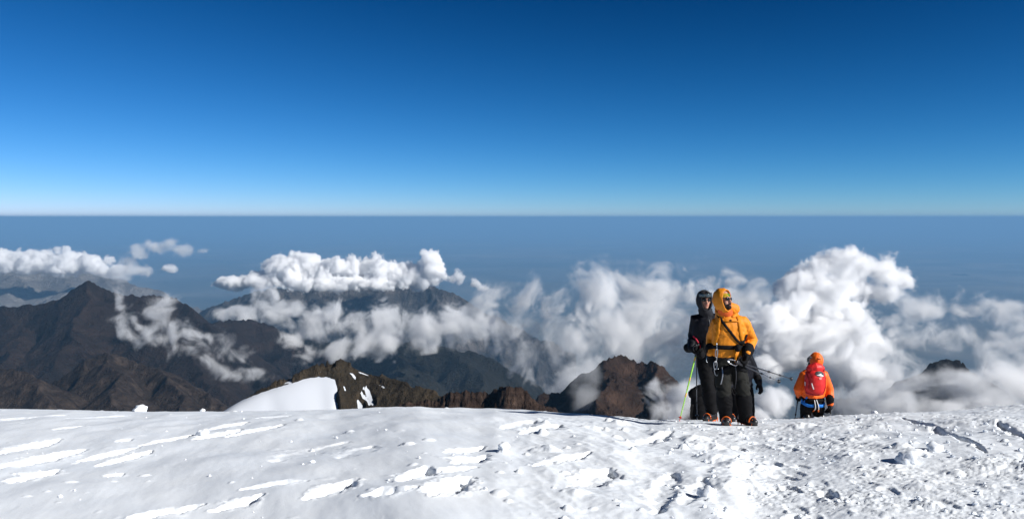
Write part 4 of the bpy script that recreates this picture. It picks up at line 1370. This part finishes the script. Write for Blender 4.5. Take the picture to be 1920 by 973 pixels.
# ------------------------------------------------------------------ the climber in black behind him
t = empty('person', BLK, 'person in black jacket with grey hood, goggles on forehead, holding green pole', 'person')
J = local(BLK, dict(neck=(1324, 590, 11.40), chest=(1326, 612, 11.40), waist=(1327, 644, 11.40), pelvis=(1329, 664, 11.40),
    shR=(1305, 598, 11.40), elR=(1300, 630, 11.48), wrR=(1297, 653, 11.28), shL=(1347, 598, 11.40), elL=(1352, 630, 11.44), wrL=(1330, 652, 11.16),
    hipR=(1320, 675, 11.40), hipL=(1341, 675, 11.40), knR=(1327, 722, 11.32), knL=(1352, 724, 11.4), anR=(1334, 768, 11.36), anL=(1362, 770, 11.45)))
J['toeR'], J['toeL'] = Vector((-.5, -1, 0)).normalized(), Vector((.3, -1, 0)).normalized()
H = head_matrix(P(1321, 563, 11.32) - BLK, 6, -3, 0)
make_body(t, J, H, .010)
jk = make_jacket(t, J, NAVY, .011, .008, 111, .95)
tr = make_trousers(t, J, BLACK, .012, .006, 121)
for s in 'RL':
    gaiter(t, J['kn' + s].lerp(J['an' + s], .2), J['an' + s], BLACK, 131)
hood(t, H, GREYH, 1.02, 40, 60, seed=14, folds=.004)
bm = bmesh.new()
nk = J['neck'] + UPV * .02
add_tube(bm, [H @ Vector((0, .01, -.125)), nk], (.088, .10), 18)
link('collar', fuse('collar', bm, .010, 2, .005, (9, 9, 18), 141), t, GREYH)
sunglasses(t, H, 1.08)
bm = bmesh.new()
add_tube(bm, [H @ Vector((-.018, -.100, -.066)), H @ Vector((0, -.104, -.066)), H @ Vector((.018, -.100, -.066))], (.004, .006, .004), 8)
link('mouth', to_mesh('mouth', bm), t, LIP)
bm = bmesh.new()
for z_ in (.055, .070, .085):
    add_tube(bm, [H @ Vector((math.sin(a) * .094, .012 - math.cos(a) * .112, z_ + .004)) for a in np.linspace(R(-62), R(62), 13)], [.014] * 13, 8)
gg = link('goggles', fuse('goggles', bm, .006, 2), t, GOGG)
bm = bmesh.new()
for z_ in (.044, .100):
    add_tube(bm, [H @ Vector((math.sin(a) * .098, .010 - math.cos(a) * .113, z_)) for a in np.linspace(R(-66), R(66), 13)], [.008] * 13, 8)
link('goggle_frame', to_mesh('goggle_frame', bm), gg, BLACK)
pd = (P(1275, 785, 11.15) - P(1296, 662, 11.2)).normalized()
gd, gn = Vector((.15, -.8, -.5)), Vector((.9, .2, 0))
gd = (gd - pd * gd.dot(pd)).normalized()
gn = pd.cross(gd)
if gn.x < 0:
    gn = -gn
glove(t, J['wrR'] + Vector((-.005, .02, -.01)), gd, gn, 1, scale=1.1)
gcR = BLK + grip_centre(J['wrR'] + Vector((-.005, .02, -.01)), gd, gn, 1.1)
glove(t, J['wrL'] + Vector((-.07, 0, -.02)), Vector((-.4, -.5, -.7)), Vector((-.4, .5, 0)), -1, scale=1.1)
gcL = BLK + grip_centre(J['wrL'] + Vector((-.07, 0, -.02)), Vector((-.4, -.5, -.7)), Vector((-.4, .5, 0)), 1.1)
boot(t, on_snow(J['anR'] + Vector((-.01, -.02, 0)), BLK), R(-42), BOOTK, BOOTY, BOOTY, -1)
boot(t, on_snow(J['anL'] + Vector((0, -.02, 0)), BLK), R(18), BOOTK, BOOTY, BOOTB, 1)
bv = bvh_of([jk, tr])
q = lambda px, py: P(px, py, 11.4) - BLK
ps, ns = belt(bvh_of([jk]), J['waist'] + Vector((0, 0, -.03)), UPV, 31, .004)
har = ribbon('harness_belt', ps, ns, .05, .010, PINK, t)
strap('leash_cord', [(1299, 629), (1303, 634), (1308, 643), (1314, 651)], .022, PINK, t, .008, .006, bvv=bv)
ring_link('carabiner', q(1322, 668) + Vector((0, -.2, 0)), Vector((.3, 0, 1)), Vector((0, -1, 0)), .05, .10, .006, METAL, har)
strap('jacket_zip', [(1325, 596), (1326, 620), (1327, 645)], .012, KARB, t, .004, .003, bvv=bv)
def to_snow(px, py, D):
    p = P(px, py, D)
    return Vector((p.x, p.y, snow_z(p.x, p.y) + .005))
tipG = to_snow(1274, 786, 11.05)
trekking_pole('lime green trekking pole with red tip planted left of the person in black', gcR - (tipG - gcR).normalized() * .07, tipG, GREENP, GREENP, REDTIP, (.18, .45, .66), .6, r=.010, basket_at=.955, locks=False)
tipB = to_snow(1307, 781, 11.7)
trekking_pole('thin black trekking pole standing before the black backpack', gcL + Vector((-.03, .12, .05)) - (tipB - gcL).normalized() * .08, tipB, KARB, ALU, None, None, .55, r=.0075)

# ------------------------------------------------------------------ the climber in orange, seen from behind
t = empty('person', ORG, 'person in orange hooded jacket seen from behind, wearing red backpack', 'person')
J = local(ORG, dict(neck=(1527, 692, 14.0), chest=(1526, 708, 14.0), waist=(1525, 735, 14.0), pelvis=(1524, 750, 14.0),
    shL=(1508, 704, 14.0), elL=(1496, 728, 13.96), wrL=(1499, 741, 14.22), shR=(1544, 703, 14.0), elR=(1555, 731, 14.0), wrR=(1556, 756, 13.90),
    hipL=(1514, 758, 14.0), hipR=(1534, 758, 14.0)))
for s, dx in (('L', -.13), ('R', .14)):
    J['an' + s] = on_snow(Vector((dx, .03, 0)), ORG) + UPV * .11
    J['kn' + s] = (J['hip' + s] + J['an' + s]) / 2 + Vector((0, .06, 0))
    J['toe' + s] = Vector((0, 1, 0))
H = head_matrix(P(1530, 676, 14.02) - ORG, 180, 4, 0)
make_body(t, J, H, .014)
jk = make_jacket(t, J, ORANGE, .0115, .010, 211, .95, hem=J['pelvis'] + UPV * .055)
tr = make_trousers(t, J, BLACK, .014, .006, 221)
hood(t, H, ORANGE, 1.03, 48, 56, seed=24, folds=.006)
bm = bmesh.new()
add_tube(bm, [H @ Vector((0, .0, -.125)), J['neck'] + UPV * .02], (.095, .105), 18)
link('collar', fuse('collar', bm, .011, 2, .006, (9, 9, 18), 241), t, ORANGE)
sunglasses(t, H)
bm = bmesh.new()
add_tube(bm, [H @ Vector((.030, .146, .055)), H @ Vector((.012, .151, .050)), H @ Vector((-.014, .151, .046)), H @ Vector((-.032, .146, .044))], (.004, .006, .005, .003), 8)
link('hood_cinch', to_mesh('hood_cinch', bm), t, BLACK)
glove(t, J['wrL'] + Vector((0, .01, -.01)), Vector((-.1, .8, -.4)), Vector((.8, 0, -.3)), 1, scale=1.1)
gcL = ORG + grip_centre(J['wrL'] + Vector((0, .01, -.01)), Vector((-.1, .8, -.4)), Vector((.8, 0, -.3)), 1.1)
glove(t, J['wrR'] + Vector((0, 0, -.01)), Vector((.05, .1, -1)), Vector((-.9, .3, 0)), -1, (30, 38, 30), scale=1.15)
boot(t, on_snow(J['anL'], ORG), R(185), BOOTK, CRAMP, BOOTS, 1)
boot(t, on_snow(J['anR'], ORG), R(172), BOOTK, CRAMP, BOOTS, -1)
bv = bvh_of([jk, tr])
q = lambda px, py: P(px, py, 14.0) - ORG
ps, ns = belt(bv, J['pelvis'] + Vector((0, 0, .02)), UPV, 41, .005)
har = ribbon('harness_belt', ps, ns, .05, .010, BLACK, t)
strap('leg_loop', [(1500, 748), (1503, 753), (1511, 757), (1520, 757)], .055, BLUE, har, .010, .006, bvv=bv)
strap('leg_loop', [(1528, 756), (1534, 758), (1540, 757), (1544, 753)], .055, BLUE, har, .010, .006, bvv=bv)
strap('leg_loop', [(1509, 741), (1507, 748), (1505, 755)], .03, BLUE, har, .008, .005, bvv=bv)
for a, b in (((1521, 746), (1524, 767)), ((1524, 744), (1531, 767))):
    ps, ns = snap(bv, path([q(*a), q(*b)], 8), FW, .02)
    qd = ribbon('quickdraw', ps, ns, .016, .006, WHITE, har)
    bm = bmesh.new()
    add_tube(bm, [ps[-2], ps[-1] + (ps[-1] - ps[-2]) * .4], (.014, .012), 8)
    link('carabiner', to_mesh('carabiner', bm), qd, CRAMP)
tp = empty('backpack', ORG, 'red backpack with oval emblem on the back of the person in orange', 'backpack', 'backpacks')
bc = P(1528, 709, 13.73) - ORG
bm = bmesh.new()
X_, Y_ = Vector((1, 0, 0)), Vector((0, 1, 0))
add_loft(bm, [(bc + Vector((.0, .03, -.29)), .10, .06, X_, Y_), (bc + Vector((0, .01, -.27)), .15, .10, X_, Y_), (bc + Vector((0, 0, -.15)), .175, .135, X_, Y_), (bc, .170, .140, X_, Y_), (bc + UPV * .10, .150, .13, X_, Y_), (bc + UPV * .15, .10, .09, X_, Y_)], 24)
body_p = link('main_compartment', fuse('main_compartment', bm, .011, 3, .007, (8, 8, 11), 261), tp, REDP)
bm = bmesh.new()
add_tube(bm, [bc + Vector((-.075, .0, .165)), bc + Vector((0, -.01, .18)), bc + Vector((.085, .0, .165))], (.075, .095, .08), 16, .95)
link('lid', fuse('lid', bm, .010, 3, .008, (10, 10, 14), 263), tp, REDP)
bm = bmesh.new()
add_loft(bm, [(bc + Vector((0, -.10, z_)), w_, d_, X_, Y_) for z_, w_, d_ in ((-.25, .07, .03), (-.21, .11, .05), (-.08, .12, .06), (.04, .11, .05), (.08, .07, .03))], 20)
link('front_pocket', fuse('front_pocket', bm, .010, 3, .005, (9, 9, 12), 265), tp, REDP)
bp = bvh_of([ob for ob in tp.children])
def pstrap(name, pix, width, mat, thick=.005, off=.003, n=12):
    ps, ns = snap(bp, path([P(px, py, 13.7) - ORG for px, py in pix], n), FW, off)
    return ribbon(name, ps, ns, width, thick, mat, tp)
pstrap('compression_strap', [(1511, 690), (1513, 702), (1515, 715), (1514, 728)], .022, REDD)
pstrap('compression_strap', [(1544, 692), (1546, 706), (1546, 722), (1543, 735)], .022, REDD)
pstrap('buckle_strap', [(1518, 716), (1519, 721), (1521, 727)], .018, WHITE)
pstrap('buckle_strap', [(1502, 716), (1503, 719), (1505, 722)], .02, WHITE)
pstrap('hem_strap', [(1510, 735), (1520, 738), (1532, 739), (1542, 736)], .02, REDD)
# oval emblem: dark oval, pale peak, small mark under it
m = NT('emblem')
uvn = m.n('UVMap').outputs[0]
sx = m.n('SeparateXYZ')
m.l(uvn, sx.inputs[0])
ridge_ = m.math('ADD', m.math('MULTIPLY', m.math('ABSOLUTE', m.math('SUBTRACT', sx.outputs[0], .56)), .9), m.math('SUBTRACT', sx.outputs[1], .62))
up_ = m.math('LESS_THAN', ridge_, 0.0)
lo_ = m.math('GREATER_THAN', sx.outputs[1], .22)
m.base(m.mix(m.math('MULTIPLY', up_, lo_), (.02, .02, .022), (.78, .78, .78)))
m.set(Roughness=.5)
def patch(name, px, py, w, h, mat, parent, rot=0.0):
    bm = bmesh.new()
    uv = bm.loops.layers.uv.new('UVMap')
    vs_ = {}
    n = 14
    for i in range(-n, n + 1):
        for j in range(-n, n + 1):
            a, b = i / n, j / n
            # disc mapping of the square
            u_, v_ = a * math.sqrt(1 - b * b / 2), b * math.sqrt(1 - a * a / 2)
            x_, z_ = u_ * w / 2, v_ * h / 2
            p = P(px, py, 13.7) - ORG + Vector((x_ * math.cos(rot) - z_ * math.sin(rot), 0, x_ * math.sin(rot) + z_ * math.cos(rot)))
            vs_[i, j] = (bm.verts.new(snap(bp, [p], FW, .006)[0][0]), (u_ * .5 + .5, v_ * .5 + .5))
    for i in range(-n, n):
        for j in range(-n, n):
            c = [vs_[i, j], vs_[i + 1, j], vs_[i + 1, j + 1], vs_[i, j + 1]]
            f_ = bm.faces.new([k[0] for k in c])
            for lp_, k in zip(f_.loops, c):
                lp_[uv].uv = k[1]
    return link(name, to_mesh(name, bm), parent, mat)
patch('emblem', 1533.5, 699.5, .155, .088, m.m, tp, R(-10))
patch('maker_mark', 1533, 707, .05, .032, simple('faded_red_print', (.72, .22, .20), .6), tp)
# dark axe head and grip strapped at the left of the pack
ta = empty('ice_axe', ORG, 'black ice axe strapped upright to the left side of the red backpack', 'ice axe')
bm = bmesh.new()
a0 = P(1517, 671, 13.78) - ORG
add_tube(bm, [a0 + Vector((.0, 0, -.52)), a0 + Vector((-.005, 0, -.2)), a0], (.011, .012, .014), 10)
link('shaft', to_mesh('shaft', bm), ta, KARB)
bm = bmesh.new()
add_tube(bm, [a0 + Vector((-.035, 0, -.07)), a0 + Vector((-.012, 0, -.01)), a0 + Vector((.02, 0, .015)), a0 + Vector((.045, 0, .0))], (.008, .024, .026, .012), 10, .7)
link('head', fuse('head', bm, .006, 1), ta, KARB)
bm = bmesh.new()
add_tube(bm, [a0 + Vector((.0, -.005, -.16)), a0 + Vector((.002, -.005, -.10))], (.022, .024), 10)
link('grip', to_mesh('grip', bm), ta, BLACK)
gl = ORG + J['wrR'] + Vector((0, .02, -.09))
tipL = to_snow(1487, 800, 14.15)
trekking_pole('black trekking pole in the left hand of the person in orange', gcL - (tipL - gcL).normalized() * .06, tipL, KARB, KARB, None, None, .55)
tipR = to_snow(1562, 800, 13.95)
trekking_pole('trekking pole in the right hand of the person in orange', gl + Vector((-.005, 0, .06)), tipR, ALU, ALU, None, None, .5)

# ------------------------------------------------------------------ a fourth climber, nearly hidden behind the one in yellow
t = empty('person', DRK, 'person in dark navy clothes mostly hidden behind the legs of the person in yellow', 'person')
Dd = DRK.y
kk = F / Dd
fy = HZ + F * (CAMZ - DRK.z) / Dd
g_ = lambda px, h_, dd=0.0: P(px, fy - h_ * kk, Dd) + Vector((0, dd, 0)) - DRK
J = dict(neck=g_(1385, 1.44), chest=g_(1386, 1.28), waist=g_(1388, 1.02), pelvis=g_(1389, .90), shR=g_(1368, 1.38), elR=g_(1362, 1.12), wrR=g_(1366, .90, -.1),
    shL=g_(1404, 1.40), elL=g_(1415, 1.16, .03), wrL=g_(1421.5, .965, -.06), hipR=g_(1379, .84), hipL=g_(1400, .84), knR=g_(1378, .47, -.08), knL=g_(1403, .47, -.1))
for s, dx in (('R', -.12), ('L', .12)):
    J['an' + s] = on_snow(Vector((dx, .03, 0)), DRK) + UPV * .11
    J['toe' + s] = Vector((0, -1, 0))
H = head_matrix(g_(1384, 1.60, -.04), -10, 6, 0)
make_body(t, J, H, .014)
make_jacket(t, J, NAVY, .0125, .006, 311, 1.0)
make_trousers(t, J, BLACK, .014, .006, 321)
hood(t, H, NAVY, 1.02, 46, 58, seed=34)
sunglasses(t, H)
glove(t, J['wrL'] + Vector((.0, 0, -.01)), Vector((.25, -.2, -1)), Vector((-.5, .6, 0)), -1, (14, 22, 20), scale=1.15, spread=3)
glove(t, J['wrR'], Vector((0, -.3, -1)), Vector((.7, .6, 0)), 1, (25, 35, 30), scale=1.1)
boot(t, on_snow(J['anR'], DRK), R(-10), BOOTK, BOOTB, BOOTB, 1)
boot(t, on_snow(J['anL'], DRK), R(10), BOOTK, BOOTB, BOOTB, 1)

# ------------------------------------------------------------------ black backpack left on the snow
tp = empty('backpack', PACK, 'black backpack standing on snow behind the legs of the person in black', 'backpack', 'backpacks')
bm = bmesh.new()
add_loft(bm, [(Vector((.03, 0, z_)), w_, d_, X_, Y_) for z_, w_, d_ in ((.0, .10, .08), (.03, .15, .12), (.2, .165, .14), (.38, .155, .13), (.44, .12, .10))], 22)
link('main_compartment', fuse('main_compartment', bm, .011, 3, .007, (8, 8, 11), 361), tp, BLACK)
bm = bmesh.new()
add_tube(bm, [Vector((-.10, -.03, .46)), Vector((.02, -.04, .52)), Vector((.14, -.02, .53))], (.085, .10, .085), 16, .95)
link('lid', fuse('lid', bm, .011, 3, .006, (10, 10, 14), 363), tp, BLACK)
bm = bmesh.new()
add_loft(bm, [(Vector((.04, -.12, z_)), w_, d_, X_, Y_) for z_, w_, d_ in ((.03, .07, .03), (.07, .11, .06), (.22, .115, .06), (.29, .08, .03))], 20)
link('front_pocket', fuse('front_pocket', bm, .010, 3, .004, (9, 9, 12), 365), tp, BLACK)
bp = bvh_of(list(tp.children))
ps, ns = snap(bp, [Vector((.055, -.5, .335)), Vector((.085, -.5, .345)), Vector((.11, -.5, .335))], FW, .006)
ribbon('white_tag', ps, ns, .045, .003, WHITE, tp)
for x_ in (-.115, -.135):
    pts = path([Vector((x_, -.09, .30)), Vector((x_ - .02, -.11, .18)), Vector((x_ - .015, -.11, .08)), Vector((x_ + .01, -.11, .01))], 10)
    ribbon('hanging_strap', pts, [Vector((-.3, -1, 0))] * 10, .028, .004, BLACK, tp)
